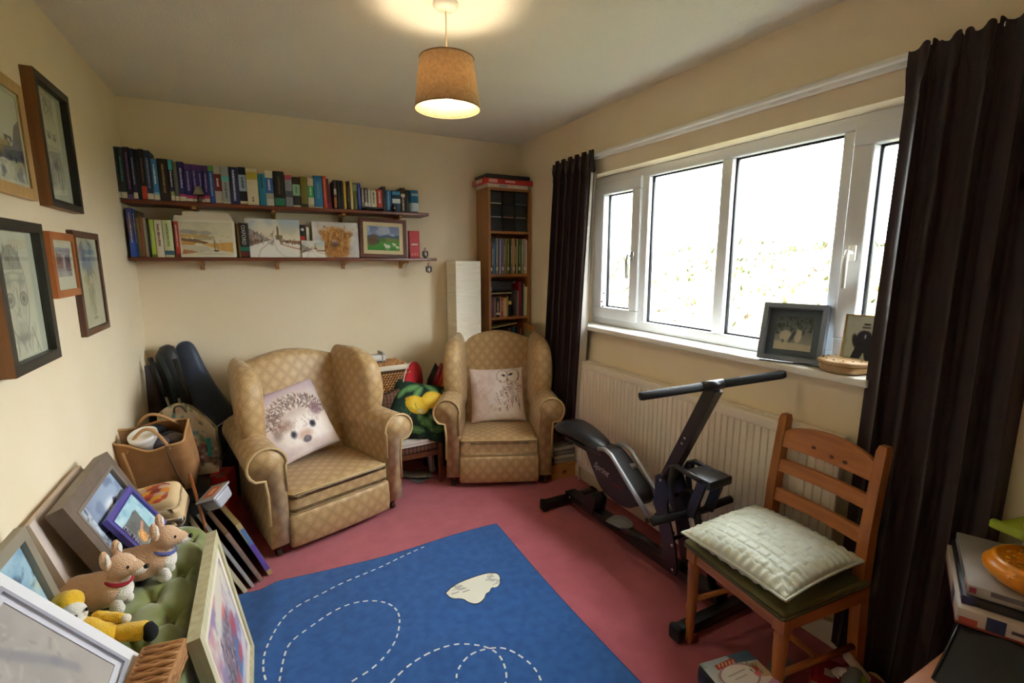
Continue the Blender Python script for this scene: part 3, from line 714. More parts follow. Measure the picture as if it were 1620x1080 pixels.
ub = [  # left, right, height, colour, bands, title, words
 (c2(75), c2(128), .268, '2b2f42', LB, (.3, .75, '8b8fa0'), 'dark slate'), (c2(128), c2(180), .268, '1d2b31', LB, (.35, .8, '4c8a72'), 'dark bottle-green'),
 (c2(180), c2(235), .272, '2c1f3c', [(.0, .1, '6b5a90')], (.2, .9, '7a5a8a'), 'dark purple'), (c2(235), c2(272), .266, '1c2547', LB, (.3, .8, '8ea0d0'), 'navy'),
 (c2(272), c2(306), .264, '17121a', [], None, 'black'), (c2(306), c2(352), .268, '221a20', [(.02, .28, 'c9472c')], (.35, .8, '6d5a50'), 'black and orange'),
 (c2(352), c2(405), .262, '232f52', LB, (.25, .85, '7f8fb8'), 'dark blue'), (c2(405), c2(455), .222, '3b82b8', LB + [(.14, .2, '7fc0d8')], (.4, .85, 'cfe6f0'), 'sky-blue'),
 (c2(455), c2(550), .226, '241820', [], (.2, .85, '9b7d46'), 'thick dark brown'), (c2(550), c2(585), .224, '22264e', LB + [(.14, .24, '94a860'), (.75, 1, '3fb0b8')], (.35, .7, 'd8d8e8'), 'navy and turquoise'),
 (c2(585), c2(622), .214, '5e6258', LB, None, 'grey-green'), (c2(622), c2(680), .218, '2b2a72', LB + [(.14, .2, 'c23b78')], (.35, .85, 'b0b0dc'), 'violet-blue'),
 (c2(680), c2(738), .208, '332a72', [(.02, .1, W_), (.1, .18, 'c23b78'), (.85, 1, '55307a')], (.3, .8, '9c90cc'), 'purple'),
 (c2(738), c2(788), .208, '332a72', [(.02, .1, W_), (.1, .18, 'c23b78'), (.85, 1, '55307a')], (.3, .8, '9c90cc'), 'purple'),
 (c2(788), c2(835), .207, '352c74', [(.02, .1, W_), (.1, .18, 'c23b78'), (.85, 1, '55307a')], (.3, .8, '9c90cc'), 'purple'),
 (c2(835), c2(880), .206, '332a72', [(.02, .12, W_), (.12, .2, 'c23b78'), (.85, 1, '55307a')], (.3, .8, '9c90cc'), 'purple'),
 (c2(880), c2(925), .210, '2458a4', [(.84, 1, '5f9a3c')], (.2, .8, 'a8c4e8'), 'blue with green top'), (c2(925), c2(990), .212, 'b9b4a8', [(.33, .78, '6e1f22'), (.02, .08, W_)], (.45, .65, 'e0d0c8'), 'grey and maroon'),
 (c2(990), c2(1055), .208, '9aa3a4', [(.62, .74, '5cc0c4'), (.0, .05, W_)], (.15, .55, '5a6468'), 'pale grey and turquoise'), (c2(1055), c2(1135), .210, '20285a', [], (.1, .9, 'c8ccdc'), 'navy blue'),
 (c2(1135), c2(1200), .214, '171a28', [(.36, .8, '9db4c8'), (.02, .1, W_)], (.45, .7, '3a4660'), 'black and pale blue'), (c2(1200), c2(1296), .210, 'd6cfb2', [(.7, .9, 'b5a637')], (.1, .22, '5a4030'), 'thick cream and yellow'),
 (c2(1300), c2(1362), .184, '2183a6', [], (.55, .95, '0f4a66'), 'teal-blue'), (c3(8), c3(78), .205, 'd6d2c0', [(.36, .8, '3a5fae'), (.2, .36, 'b5ad98')], (.45, .75, 'd8e0f0'), 'cream and mid-blue'),
 (c3(80), c3(171), .206, '1a1617', [(.02, .24, '2f7d60')], (.35, .85, '6a6048'), 'thick black and green'), (c3(175), c3(236), .190, '8d8f98', [(.84, 1, 'a8485a'), (.3, .5, '4a4e58')], None, 'grey and pink'),
 (c3(238), c3(304), .180, '27211f', [(.38, .76, '9cc8ac'), (.0, .07, W_)], (.48, .68, '4a7a60'), 'dark and mint-green'), (c3(306), c3(364), .184, '77702c', [(.02, .12, '2f2a18')], None, 'olive'),
 (c3(366), c3(418), .180, 'd8d2bc', [(.35, .74, '2f9a5c'), (.02, .12, 'b8b09a')], (.42, .7, 'd8f0dc'), 'cream and green'), (c3(420), c3(494), .198, '2f7fb8', [(.0, .05, W_)], (.3, .8, '7fb8dc'), 'bright blue'),
 (c3(496), c3(527), .198, 'd24c34', [], (.3, .9, 'e8a890'), 'vermilion'), (c3(545), c3(588), .184, '571327', [(.0, .2, '7d1740')], None, 'leaning maroon'), (c3(588), c3(613), .180, '4a3a38', [(.05, .4, 'b07038'), (.5, .7, 'b8b0b0')], None, 'thin multicoloured'),
 (c3(615), c3(641), .178, '14141a', [], None, 'thin black'), (c3(641), c3(669), .178, '1b191c', [], None, 'black'), (c3(670), c3(695), .172, 'd9b545', [], None, 'yellow'), (c3(696), c3(724), .176, '2a2420', [], (.3, .8, '6a6050'), 'dark brown'),
 (c3(726), c3(750), .186, 'e0cd86', [], None, 'thin pale yellow'), (c3(751), c3(789), .170, '66703c', [(.7, .95, '9aa884')], None, 'moss green'), (c3(790), c3(815), .170, '2c3f9c', [], (.2, .8, '7080c8'), 'royal blue'),
 (c3(1000), c3(1028), .160, '3d3230', [], None, 'tall dark brown'), (c3(1030), c3(1078), .138, '2b6aa0', [], (.1, .9, '90bce0'), 'small blue'), (c3(1080), c3(1152), .138, '153c5c', [(.4, .62, 'c8d4d8'), (.8, .95, '3f90c0')], None, 'dark blue and white'),
 (c3(1157), c3(1194), .160, '3e2620', [(.62, .75, 'd8c8a8')], (.05, .6, 'd8c8a8'), 'chocolate brown'), (c3(1196), c3(1226), .148, '15151a', [], None, 'small black')]
for i, (x0, x1, h, col, bands, title, words) in enumerate(ub):
    tl = {31: -.10}.get(i, 0.0); dx = {31: -.012}.get(i, 0)
    book('%s book, %s from the left on the upper wall shelf' % (words, ordn(i + 1)), x0 + dx, max(x1 - x0, .008), .15 + .01 * (i % 3), h, col, 1.8305, 3.355 + .004 * (i * 7 % 3), bands, tl, title, UP, seed=i)
# small paperbacks standing on a flat dark book
book('thin dark book lying flat under the small paperbacks', c3(816), .012, .14, c3(998) - c3(816), '221a1c', 1.8305 + .012, 3.352, flat=True, group=UP)
pb = [(818, 845, .128, '7b746a', 'grey-brown'), (846, 874, .130, '4a3930', 'dark brown'), (875, 899, .124, 'aeb4ae', 'pale grey'), (900, 949, .118, 'd8d4b4', 'cream'), (951, 998, .126, 'c23a2a', 'red')]
for i, (a, e, h, col, words) in enumerate(pb):
    book('small %s paperback standing on the flat dark book' % words, c3(a), c3(e) - c3(a), .12, h, col, 1.8430, 3.356, [(.1, .3, 'd0ccc0')] if i in (1, 2) else [], title=(.3, .9, 'e8e4d8' if i != 3 else '6a6450'), group=UP, seed=60 + i)
# rounded blue tin at the end
t = thing('storage_tin', 'blue and white oval tin at the right end of the upper shelf', 'tin', ((c3(1228) + c3(1320)) / 2, 3.40, 1.8305))
MB().lathe([(.036, 0), (.036, .066), (.0355, .0665)], 28, sy=1.15).build('lower_body', paper('b8ccd4', .3), t)
MB().lathe([(.0365, .066), (.0365, .146), (.034, .15)], 28, sy=1.15).build('upper_body', paper('1f6c94', .3), t)
MB().lathe([(.0375, 0), (.0375, .006), (.036, .007)], 28, sy=1.15).build('base_rim', paper('22303c', .3), t)
b = MB()
for k in range(5): b.box(-.02 + k * .009, -.014 + k * .009, -.0435, -.04, .112, .128)
o = b.build('lettering', paper('c8dce8'), t); o['kind'] = 'stuff'

# night-light ornament standing in front of the purple books
t = thing('lamp_ornament', 'little grey-shaded table lamp ornament before the purple books', 'ornament', (c2(790), 3.338 + .012, 1.8305))
MB().lathe([(.013, 0), (.014, .004), (.010, .008), (.012, .014), (.0125, .022), (.006, .032), (.003, .036), (.003, .05)], 18).build('base', mat('bronze_ceramic', '5a4638', rough=.3, metal=.3), t)
b = MB(); b.lathe([(.029, .042), (.013, .088), (.012, .088), (.028, .042)], 24); b.build('shade', mat('grey_shade_cloth', '8d8a7a', rough=.7), t)
t = thing('globe_ornament', 'small shiny black round ornament before the blue books', 'ornament', (c3(1085), 3.348, 1.8305))
MB().ball((0, 0, .021), .019).build('globe', mat('black_glaze', '121216', rough=.08), t); MB().lathe([(.012, 0), (.013, .003), (.008, .006)], 16).build('foot', mat('black_glaze', '121216'), t)
MB().ball((.006, -.0165, .024), (.004, .002, .009)).build('white_mark', paper('e8e8e8', .2), t)

# ---- lower shelf
LW = 'books on the lower wall shelf'
lbk = [(142, 196, .262, '34408e', [(0, .35, '2f55b0'), (.5, .8, '4a3d70')], 'violet and blue'), (197, 216, .255, '274a86', [], 'blue'), (217, 250, .250, '6b5a2a', [(.85, 1, '4a4020')], 'olive-brown'), (251, 275, .22, '8a4a30', [], 'rust-brown'),
       (276, 304, .215, '8a8a74', [], 'grey-green'), (305, 325, .21, '1b1a18', [], 'thin black'), (327, 370, .205, 'a2bc38', [(.0, .08, '5a6a20')], 'lime-green'), (372, 438, .205, 'd2ccb6', [], 'off-white'), (440, 524, .205, 'c6cb9c', [(.06, .18, '3a6078')], 'pale green'), (538, 580, .20, 'a83228', [(0, .1, '7a201c')], 'red')]
for i, (a, e, h, col, bands, words) in enumerate(lbk):
    book('%s book, %s from the left on the lower wall shelf' % (words, ordn(i + 1)), c2(a), c2(e) - c2(a), .15, h, col, 1.5225, 3.362, bands, 0, (.3, .9, {7: '6a4038', 8: '7a8a50', 9: 'e0b0a0'}.get(i, 'b8b0a0')) if i in (0, 1, 6, 7, 8, 9) else None, LW, seed=90 + i)
ob = book('thick black book with teal and red bands, beside the harbour painting', c2(1098), c2(1182) - c2(1098), .13, .202, '1a1416', 1.5225, 3.365, [(.19, .31, '1f6e5c'), (.04, .17, '5e1a1c')], group=LW)
text_mesh('spine_lettering', 'OXFORD', .028, paper('ded6c4'), ob, Matrix.Translation((-.003, -.0032, .132)) @ TXT_FRONT @ Matrix.Rotation(-math.pi / 2, 4, 'Z'), extrude=.0003)
book('thin yellow-brown book between painting and black book', c2(1082), .010, .12, .196, 'a8823c', 1.5225, 3.385, group=LW)
bb = book('black and red book with white disc behind the snowy postcard', c3(278), c3(325) - c3(278), .12, .205, '1a1616', 1.5225, 3.40, [(.42, .66, 'b02824')], group=LW)
MB().lathe([(.010, 0), (.010, .001)], 18, M=Matrix.Translation((0, -.0035, .175)) @ Matrix.Rotation(math.pi / 2, 4, 'X')).build('white_disc', paper('e4e0d8'), bb)
book('thin white book behind the snowy postcard', c3(333), c3(364) - c3(333), .12, .19, 'd8d2c2', 1.5225, 3.40, group=LW)
M_BOARD = mat('canvas_edge', 'e6e0d0', rough=.8)
def canvas(name, label, x0, x1, h, art, thick, yb, z=1.5225, lean=.10, cat='painting', roll=0.0):
    M = Matrix.Translation(((x0 + x1) / 2, yb, z)) @ Matrix.Rotation(roll, 4, 'Y') @ Matrix.Rotation(-lean, 4, 'X')
    t = thing(name, label, cat, M=M); w = x1 - x0
    MB().box(-w / 2, w / 2, -thick, 0, 0, h).build('stretched_canvas' if thick > .004 else 'card', M_BOARD, t)
    print_sheet('painted_face', art, -w / 2 + .0005, w / 2 - .0005, .0005, h - .0005, -thick - .0018, t)
    return t
# harbour
A = Art(110, 80, 'd9d2b4'); A.grad('d6cfae', 'd0cbb0', .55, 1); A.noise('b9b59a', 4, 21, .5, .7, (A.V > .6).astype(float), .5)
for a, c, v in ((.2, .25, .68), (.32, .16, .66), (.5, .2, .65)): A.ell(a, v, c * .5, .06, '8f8f8a', .7, .3)
A.poly([(.08, .62), (.5, .60), (.6, .55), (.08, .52)], 'c29a52', .8); A.poly([(.3, .56), (.62, .56), (.6, .46), (.3, .47)], '9a8e6a', .7)
A.poly([(.1, .52), (.35, .48), (.55, .40), (.48, .36), (.1, .44)], '6b4a30', .85); A.poly([(.1, .43), (.35, .40), (.3, .32), (.1, .33)], 'c48a3e', .8)
A.poly([(.42, .36), (.95, .42), (.95, .14), (.75, .18), (.6, .26)], 'd09a48', .85); A.poly([(.12, .22), (.4, .14), (.1, .08)], 'a8683a', .8); A.poly([(.1, .32), (.5, .3), (.6, .2), (.4, .12), (.12, .24)], 'c3c0a8', .9)
A.line([(.63, .55), (.64, .2)], .006, '3a3430', .8); A.line([(.63, .52), (.69, .24)], .004, '5a5048', .7); A.ell(.66, .18, .05, .025, '4a4038', .9); A.line([(.35, .1), (.8, .09)], .004, '6a6a90', .5); A.strokes(40, (.08, .92), (.1, .6), .05, ['8a6a40', 'e0c080', '6a5a40'], .5, .004, (-.3, .3), 6)
for (u0, u1, v0, v1) in ((0, .085, 0, 1), (.955, 1, 0, 1), (0, 1, 0, .055), (0, 1, .955, 1)): A.poly([(u0, v0), (u1, v0), (u1, v1), (u0, v1)], 'e2dcc8')
canvas('harbour_painting', 'watercolour of a beached harbour boat in a white border', -.405, -.105, .212, A, .012, 3.375, lean=.06)
A = Art(70, 30, 'ddd2bc'); A.noise('d0b070', 3, 9, .55, .7, (A.V < .5).astype(float) * (A.U > .5), .7); A.ell(.9, .2, .06, .12, '4a2a40', .8)
canvas('loose_print', 'white paper print on top behind the harbour painting', -.36, -.128, .262, A, .003, 3.392, lean=.03, cat='print')
canvas('loose_card', 'long white card peeping over the harbour painting', -.402, -.115, .236, Art(20, 20, 'dbd0b8'), .003, 3.384, lean=.03, cat='card')
def snowy(w, h, seed):
    A = Art(w, h, 'e6e2d6'); A.grad('dccfae', 'a9bccb', .5, 1.0); A.noise('e8e0cc', 3, seed, .5, .7, (A.V > .5).astype(float), .7)
    A.poly([(0, .80), (.12, .70), (.3, .56), (.45, .47), (0, .35)], '8d8078', .8); A.poly([(0, .42), (.12, .46), (.45, .46), (.35, .38), (0, .24)], '5a4a42', .7)
    A.poly([(.6, .46), (1, .44), (1, .34), (.6, .42)], '8a5a3c', .8); A.poly([(.56, .47), (.60, .47), (.60, .76), (.58, .84), (.56, .76)], '6a5a3c', .9); A.poly([(.54, .47), (.66, .47), (.66, .58), (.54, .58)], '77664a', .8)
    A.poly([(0, .26), (.4, .44), (.6, .42), (1, .30), (1, 0), (0, 0)], 'ece8de', .95); A.line([(.45, .42), (.25, .2), (.2, 0)], .012, 'b9b2a4', .6); A.line([(.5, .42), (.55, .2), (.7, 0)], .012, 'c9c2b4', .6)
    A.line([(.62, .36), (.85, .26), (1, .22)], .012, 'a86a4a', .7); A.strokes(70, (0, .5), (.3, .62), .07, ['3a3230', '6a5a50', 'b08a60', 'd8d0c8', '8a4a3a'], .7, .006, (1.3, 1.8), seed)
    A.strokes(30, (.6, 1), (.34, .44), .05, ['3a3230', 'a8683c', '5a3a2c'], .7, .006, (1.3, 1.8), seed + 1); return A
canvas('village_street_canvas', 'snowy village street painting with a church tower', -.050, .252, .232, snowy(110, 84, 4), .018, 3.388, lean=.07)
canvas('snow_postcard', 'small snowy church postcard propped before the cow painting', .255, .392, .107, snowy(60, 48, 12), .003, 3.358, lean=.12, cat='postcard')
# shaggy cow
A = Art(110, 84, 'd2cdc8'); A.noise('b8b4bc', 3, 31, .45, .7, k=.7); A.noise('e2dcd4', 4, 33, .5, .7, k=.7)
A.ell(.5, .5, .30, .34, 'b57c3c', .95, .15); A.ell(.5, .25, .28, .28, 'a87238', .9, .2); A.ell(.25, .68, .12, .08, '9a6632', .9, .3, -.5); A.ell(.76, .64, .12, .08, '9a6632', .9, .3, .5); A.line([(.22, .75), (.12, .85), (.14, .93)], .012, 'c9b184', .8); A.line([(.78, .72), (.90, .82)], .012, 'c9b184', .8)
A.strokes(420, (.22, .78), (.3, .9), .12, ['d39a50', '8a5626', 'c0843e', 'e0b470', '6a4020'], .7, .005, (-2.2, -.9), 5); A.strokes(160, (.24, .74), (.02, .35), .10, ['c98e48', '8a5626', '6a4020', 'b87c3a'], .7, .005, (-2.0, -1.1), 8)
A.ell(.47, .42, .07, .075, 'a08078', .9, .3); A.ell(.47, .36, .10, .06, '5a4038', .8, .5); A.ell(.45, .48, .05, .02, 'c9a49a', .7, .5); A.ell(.6, .1, .2, .05, 'c08a4c', .6, .6)
canvas('cow_painting', 'canvas of a shaggy highland cow face', .325, .608, .226, A, .018, 3.392, lean=.06)
# lambs, framed
A = Art(90, 76, '4f8a3c'); A.grad('8f9ab4', '6f7ea4', .5, 1.0); A.noise('b9c0cc', 4, 41, .5, .65, (A.V > .55).astype(float), .8)
A.poly([(0, .6), (.2, .66), (.4, .58), (.6, .66), (.8, .6), (1, .66), (1, .4), (0, .4)], '4a5c78', .9); A.poly([(0, .5), (1, .52), (1, .36), (0, .36)], '58763c', .9); A.poly([(.55, .55), (.9, .5), (1, .4), (.6, .38)], '7c8a4a', .8)
A.grad('3d8a34', '5a9a44', 0, .36); A.ell(.16, .38, .15, .18, '6a4a3c', .9, .3); A.ell(.22, .55, .07, .1, '70503e', .9, .3); A.ell(.33, .36, .05, .1, '4a5a38', .8, .4)
for u, v, s in ((.62, .18, 1), (.83, .27, .6), (.93, .16, .6)):
    A.ell(u, v, .09 * s, .07 * s, 'e6e0d0', .95, .2); A.ell(u - .08 * s, v + .07 * s, .035 * s, .04 * s, 'efe8da', .95, .3)
    for q in (-.05, 0, .05): A.line([(u + q * s, v - .05 * s), (u + q * s, v - .13 * s)], .008, 'd8d0c0', .9)
picture('framed_picture', 'brown-framed picture of white lambs in a green field', Matrix.Translation((.775, 3.40, 1.5225)) @ Matrix.Rotation(math.radians(1.5), 4, 'Y') @ Matrix.Rotation(-.09, 4, 'X'),
        .318, .262, A, .024, .018, wood('red_brown_frame', '6a3826', '54291a', 'x'), mat('cream_mount', 'd8c9a0', rough=.8), .026)
t = thing('red_carton', 'narrow red carton at the end of the lower shelf', 'box', ((.951 + 1.022) / 2, 3.37, 1.5225), math.radians(-2))
MB().box(-.0355, .0355, 0, .05, 0, .186).build('carton', paper('b3252c', .4), t)
MB().box(-.022, .022, -.0006, 0, .088, .099).build('white_label', paper('e6d8d0'), t)
b = MB()
for k in range(3): b.box(-.026 + k * .019, -.014 + k * .019, -.0006, 0, .014, .034)
o = b.build('small_print', paper('d8706c'), t); o['kind'] = 'stuff'
def glass_bird(name, label, loc, hang):
    t = thing(name, label, 'ornament', loc); gl = mat('silver_glass', 'b8b4b0', rough=.12, metal=.85); dk = mat('dark_pewter', '4a4440', rough=.3, metal=.6)
    MB().ball((0, 0, .028), (.017, .014, .026)).build('body', gl, t); MB().ball((0, -.004, .058), (.011, .010, .011)).build('head', mat('pink_enamel', 'b89a98', rough=.3), t)
    for s in (-1, 1): MB().ball((s * .016, 0, .03), (.006, .010, .022)).build('wing', dk, t)
    MB().ball((0, -.012, .025), (.007, .006, .014)).build('white_breast', paper('eceae4', .2), t); MB().ball((0, -.004, .069), (.006, .006, .004)).build('crest', paper('7a3038', .4), t)
    if hang: MB().tube([(0, 0, .068), (0, 0, .085)], .0012, 6).build('hanging_loop', dk, t)
    else: MB().lathe([(.013, 0), (.013, .004), (.006, .006)], 12).build('foot', paper('8a4038', .4), t)
glass_bird('bird_ornament', 'small silvery bird ornament standing at the shelf end', (1.062, 3.372, 1.5225), False)
glass_bird('bird_charm', 'small silvery charm hanging under the lower shelf end', (1.075, 3.345, 1.415), True)

# ================================================================== tall bookcase
M_BEECH = wood('beech_veneer', 'a8703c', '986232', 'z', rough=.45)
BX0, BX1, BYF, BYB, BH = 1.535, 1.893, 3.325, 3.545, 2.035
t = thing('bookcase', 'tall narrow beech bookcase in the corner', 'bookcase', (BX0, BYF, 0)); w = BX1 - BX0; d = BYB - BYF
for x in (0, w - .018): MB().box(x, x + .018, 0, d, 0, BH).build('side_panel', M_BEECH, t)
SZ = [.09, .42, .745, 1.055, 1.385, 1.705, BH - .018]
for i, z in enumerate(SZ): MB().box(.018, w - .018, .004 if i < 6 else 0, d - .006, z, z + .018).build('shelf_board' if i < 6 else 'top_board', M_BEECH, t)
MB().box(.018, w - .018, d - .006, d, .06, BH - .01).build('back_panel', M_BEECH, t)
MB().box(.018, w - .018, .02, .035, 0, .09).build('plinth', M_BEECH, t)
IX = BX0 + .018; IW = w - .036
BC = 'books in the tall bookcase'
# top: black media boxes
M_BLK = mat('black_card', '17181c', rough=.5); M_BLK2 = mat('charcoal_card', '23262c', rough=.55)
k = 0
for row in range(3):
    for c in range(3):
        x = IX + .003 + c * .1055; z = 1.7235 + row * .098
        hh = .094
        t = thing('media_box', '%s black storage box, %s row of the bookcase top shelf' % (('left', 'middle', 'right')[c], ('bottom', 'middle', 'top')[row]), 'box', (x, BYF + .02, z), group='black boxes in the bookcase')
        MB().rbox(0, .103, 0, .17, 0, hh, .003, 2).build('carton', M_BLK if (row + c) % 2 else M_BLK2, t)
        col = {(0, 0): None, (1, 0): 'b8b0a8', (1, 1): 'b87868', (1, 2): '9a9690', (2, 0): 'c8c4bc', (2, 2): '50545a', (2, 1): None}.get((row, c))
        if col: MB().box(.006, .094, -.001, 0, .002, .0095).build('label_strip', paper(col), t)
# magazines
mags = ['4a4238', '6a4a38', '3f8ac0', '9aa0a8', '5a4a78', 'c8c8d0', '8a78a0', '7a6a98', 'a8a040', '7a8a38', '2a2620', '8a8078', 'c8a070', '3a3634', 'c8b070', '4a6a38', '3a8048', 'a8a098', 'b8a098', 'd0ccc0']
x = IX + .002
for i, c in enumerate(mags):
    wd = IW / len(mags) * .985; h = .235 if i < 3 else .268 - .01 * (i % 3 == 1)
    book('%s of the thin magazines in the bookcase from the left' % ordn(i + 1), x, wd, .17, h, c, 1.4035, BYF + .018 + .006 * (i % 3), [(.1, .2, 'd8d4c8')] if i % 3 == 0 else [], .012, (.3, .8, 'e0dcd0') if i % 2 else None, 'magazines in the bookcase', seed=200 + i, name='magazine'); x += wd + .0002
# third shelf
z = 1.0735
low = [(.030, '5a4a70', 'violet'), (.016, '8a6a50', 'tan'), (.033, '2a1a1c', 'black'), (.010, 'b8a8a0', 'pale pink'), (.018, 'c2482a', 'orange'), (.030, 'd2ba90', 'cream'), (.012, 'c09040', 'ochre'), (.028, '1c2a38', 'dark blue')]
x = IX + .003
for i, (wd, c, words) in enumerate(low):
    book('%s spined book under the flat stack in the bookcase' % words, x, wd, .15, .158 - .006 * (i % 3), c, z, BYF + .02, [(.12, .25, 'c8c0b0')] if i in (2, 5) else ([(.62, .8, 'd8d070')] if i == 7 else []), 0, (.3, .8, 'd8c8b0') if i in (2, 4, 5) else None, BC, seed=230 + i); x += wd + .0005
for i, (th, c, words) in enumerate([(.012, 'a8987a', 'tan'), (.028, '20222a', 'black'), (.026, '2a2c34', 'charcoal'), (.022, '181a20', 'dark'), (.006, 'b0aca4', 'pale grey')]):
    zz = z + .166 + sum((.012, .028, .026, .022)[:i]) + .0004 * i
    book('%s book lying in the flat stack in the bookcase' % words, IX + .003, th, .15, .182 + .01 * (i % 2) + .03 * (i == 4), c, zz + th, BYF + .02, [(.0, .07, '5a90a8')] if i == 1 else [], 0, None, BC, flat=True, seed=240 + i)
x = IX + .232
for i, (wd, h, c, words) in enumerate([(.012, .20, '8a8078', 'thin grey'), (.022, .27, '8c1f30', 'crimson'), (.020, .262, '22304e', 'navy'), (.008, .25, 'b0b858', 'yellow-green'), (.026, .228, 'd6cca0', 'pale cream')]):
    book('tall %s book at the right of the middle bookcase shelf' % words, x, wd, .15, h, c, z, BYF + .015, [], 0, None, BC, seed=250 + i); x += wd + .0006
# fourth shelf
z = .763
for i, (xo, wd, h, c, tl, words) in enumerate([(.10, .020, .17, 'b0a890', 0, 'pale'), (.122, .016, .16, 'a06a50', 0, 'pinkish brown'), (.15, .03, .22, '4a2024', .0, 'dark red'), (.185, .022, .225, '3a6a78', .03, 'teal'), (.215, .02, .215, '2a4058', .06, 'blue'), (.242, .016, .21, 'a8643c', .1, 'leaning orange'), (.02, .03, .20, '1a2a34', 0, 'black-blue'), (.055, .03, .19, '241a24', 0, 'dark plum')]):
    book('%s book on the bookcase shelf just above the armchair' % words, IX + xo, wd, .14, h, c, z, BYF + .02, [], tl, None, BC, seed=260 + i)
t = thing('tilted_folder', 'thin olive folder lying tilted across the lower bookcase books', 'folder', (IX + .003, BYF + .022, z + .222))
MB().box(0, .235, 0, .15, 0, .006, M=Matrix.Rotation(-.13, 4, 'Y')).build('folder', paper('8a8448'), t)
MB().box(0.004, .23, -.0005, .145, .001, .005, M=Matrix.Rotation(-.13, 4, 'Y')).build('sheets', M_PAGES, t)
# on top of the bookcase
t = thing('white_game_box', 'flat white box lying on top of the bookcase', 'box', (BX0 - .005, BYF - .005, BH), 0)
MB().box(0, .335, 0, .215, 0.0005, .026).build('carton', paper('d2c4b4'), t); MB().box(.09, .16, -.0006, 0, .004, .022).build('printed_panel', paper('a89c90'), t)
t = thing('red_board_game', 'red board game box with white lettering on the bookcase', 'board game', (BX0 - .035, BYF - .012, BH + .0265), 0)
MB().rbox(0, .405, 0, .225, 0, .036, .002, 1).build('carton', paper('b8262a', .35), t)
MB().box(.035, .105, -.0006, 0, .006, .031).build('printed_panel', paper('e0a098'), t); MB().box(-.0006, 0, .04, .15, .006, .031).build('side_panel', paper('c8b8a0'), t)
b = MB(); r = random.Random(4); x = .17
while x < .25: l = r.uniform(.006, .010); b.box(x, x + l * .8, -.0007, 0, .012, .026); x += l
o = b.build('lettering', paper('e8c8c0'), t); o['kind'] = 'stuff'
t = thing('black_case', 'flat black case topmost on the bookcase', 'case', (BX0 - .015, BYF + .0, BH + .063), 0)
MB().rbox(0, .365, 0, .215, 0, .032, .004, 2).build('case', M_BLK, t); MB().box(-.0005, .3655, -.0005, .2155, .015, .017).build('lid_seam', mat('seam_black', '08080a'), t)

# ================================================================== square paper floor lamp
t = thing('paper_floor_lamp', 'tall square white paper floor lamp beside the bookcase', 'lamp', (1.372, 3.43, 0), 0)
def crease(v): return .0016 * math.sin(v * 1.47 * 260) + .0012 * math.sin(v * 1.47 * 431 + 2)
M_PAPER = mat('white_rice_paper', 'f5efdc', rough=.85, bump=(22, .9), stretch=(.3, .3, 4.0))
MB().box(-.092, .092, -.092, .092, .0, .02).build('base', mat('black_metal', '15151a', rough=.5), t)
for k in range(4):
    b = MB(); R4 = Matrix.Rotation(k * math.pi / 2, 4, 'Z')
    b.grid(lambda u, v: ((u - .5) * .196, -.098 + crease(v) * math.sin(math.pi * u) , .02 + 1.48 * v), 6, 150, M=R4); b.grid(lambda u, v: ((u - .5) * .196, -.096 + crease(v) * math.sin(math.pi * u), .02 + 1.48 * v), 6, 150, M=R4)
    b.build('paper_panel', M_PAPER, t, fix=False)
b = MB()
for sx in (-1, 1):
    for sy in (-1, 1): b2 = MB().tube([(sx * .094, sy * .094, .02), (sx * .094, sy * .094, 1.495)], .0022, 6); b2.build('frame_wire', M_WHITE, t)
MB().lathe([(.016, .8), (.02, .86), (.016, .92)], 12).build('lamp_holder', M_WHITE, t); MB().tube([(0, 0, .02), (0, 0, .8)], .006, 8).build('stem', M_WHITE, t)
# slim tan-topped panel between bookcase and curtain
t = thing('slim_board', 'slim board with a wooden top edge between bookcase and curtain', 'board', (1.80, 3.18, 0), math.radians(80))
MB().box(-.09, .09, -.008, .008, 0, .985).build('panel', paper('8a7f52', .6), t); MB().box(-.092, .092, -.011, .011, .985, 1.03).build('top_rail', M_BEECH, t)
# ================================================================== rug
M_RUG = mat('blue_rug_pile', '3565a8', rough=.95, noise=(26, '2c5896', 6), bump=(600, .5), spec=.1, sheen=.15)
def rugz(x, y):
    f = .012 * math.exp(-((x + .045 + .12 * (2.3 - y)) / .05) ** 2) + .004 * math.exp(-((x - .02) / .08) ** 2)
    return f * max(0, min(1, (y - 1.0) / .8))
t = thing('rug', 'blue rug with white dashed trails and a cloud', 'rug', (.45, 1.6, 0))
RX0, RX1, RYN, RYF = -.215, 1.105, .35, 2.322
def rp(u, v, dz):
    x = RX0 + (RX1 - RX0) * u; y = RYN + (RYF - RYN) * v
    yy = y + (.012 * math.sin(u * 9) - .02 * math.exp(-((u - .1) / .05) ** 2)) * v ** 6; xx = x + .008 * math.sin(v * 7) * u ** 5
    return (xx - .45, yy - 1.6, (rugz(x, y) + dz) if dz else 0.001)
b = MB(); b.grid(lambda u, v: rp(u, v, .008), 80, 90)
ed = [(i / 60, 0) for i in range(60)] + [(1, i / 60) for i in range(60)] + [(1 - i / 60, 1) for i in range(60)] + [(0, 1 - i / 60) for i in range(60)]
top = [rp(u, v, .008) for u, v in ed]; bot = [rp(u, v, 0) for u, v in ed]
b.loft([bot, top], caps=False); b.build('pile', M_RUG, t, fix=False)
MB().tube([(x, y, z - .003) for x, y, z in top], .0035, 6, closed=True).build('bound_edge', mat('blue_binding', '1f3f72', rough=.9), t)
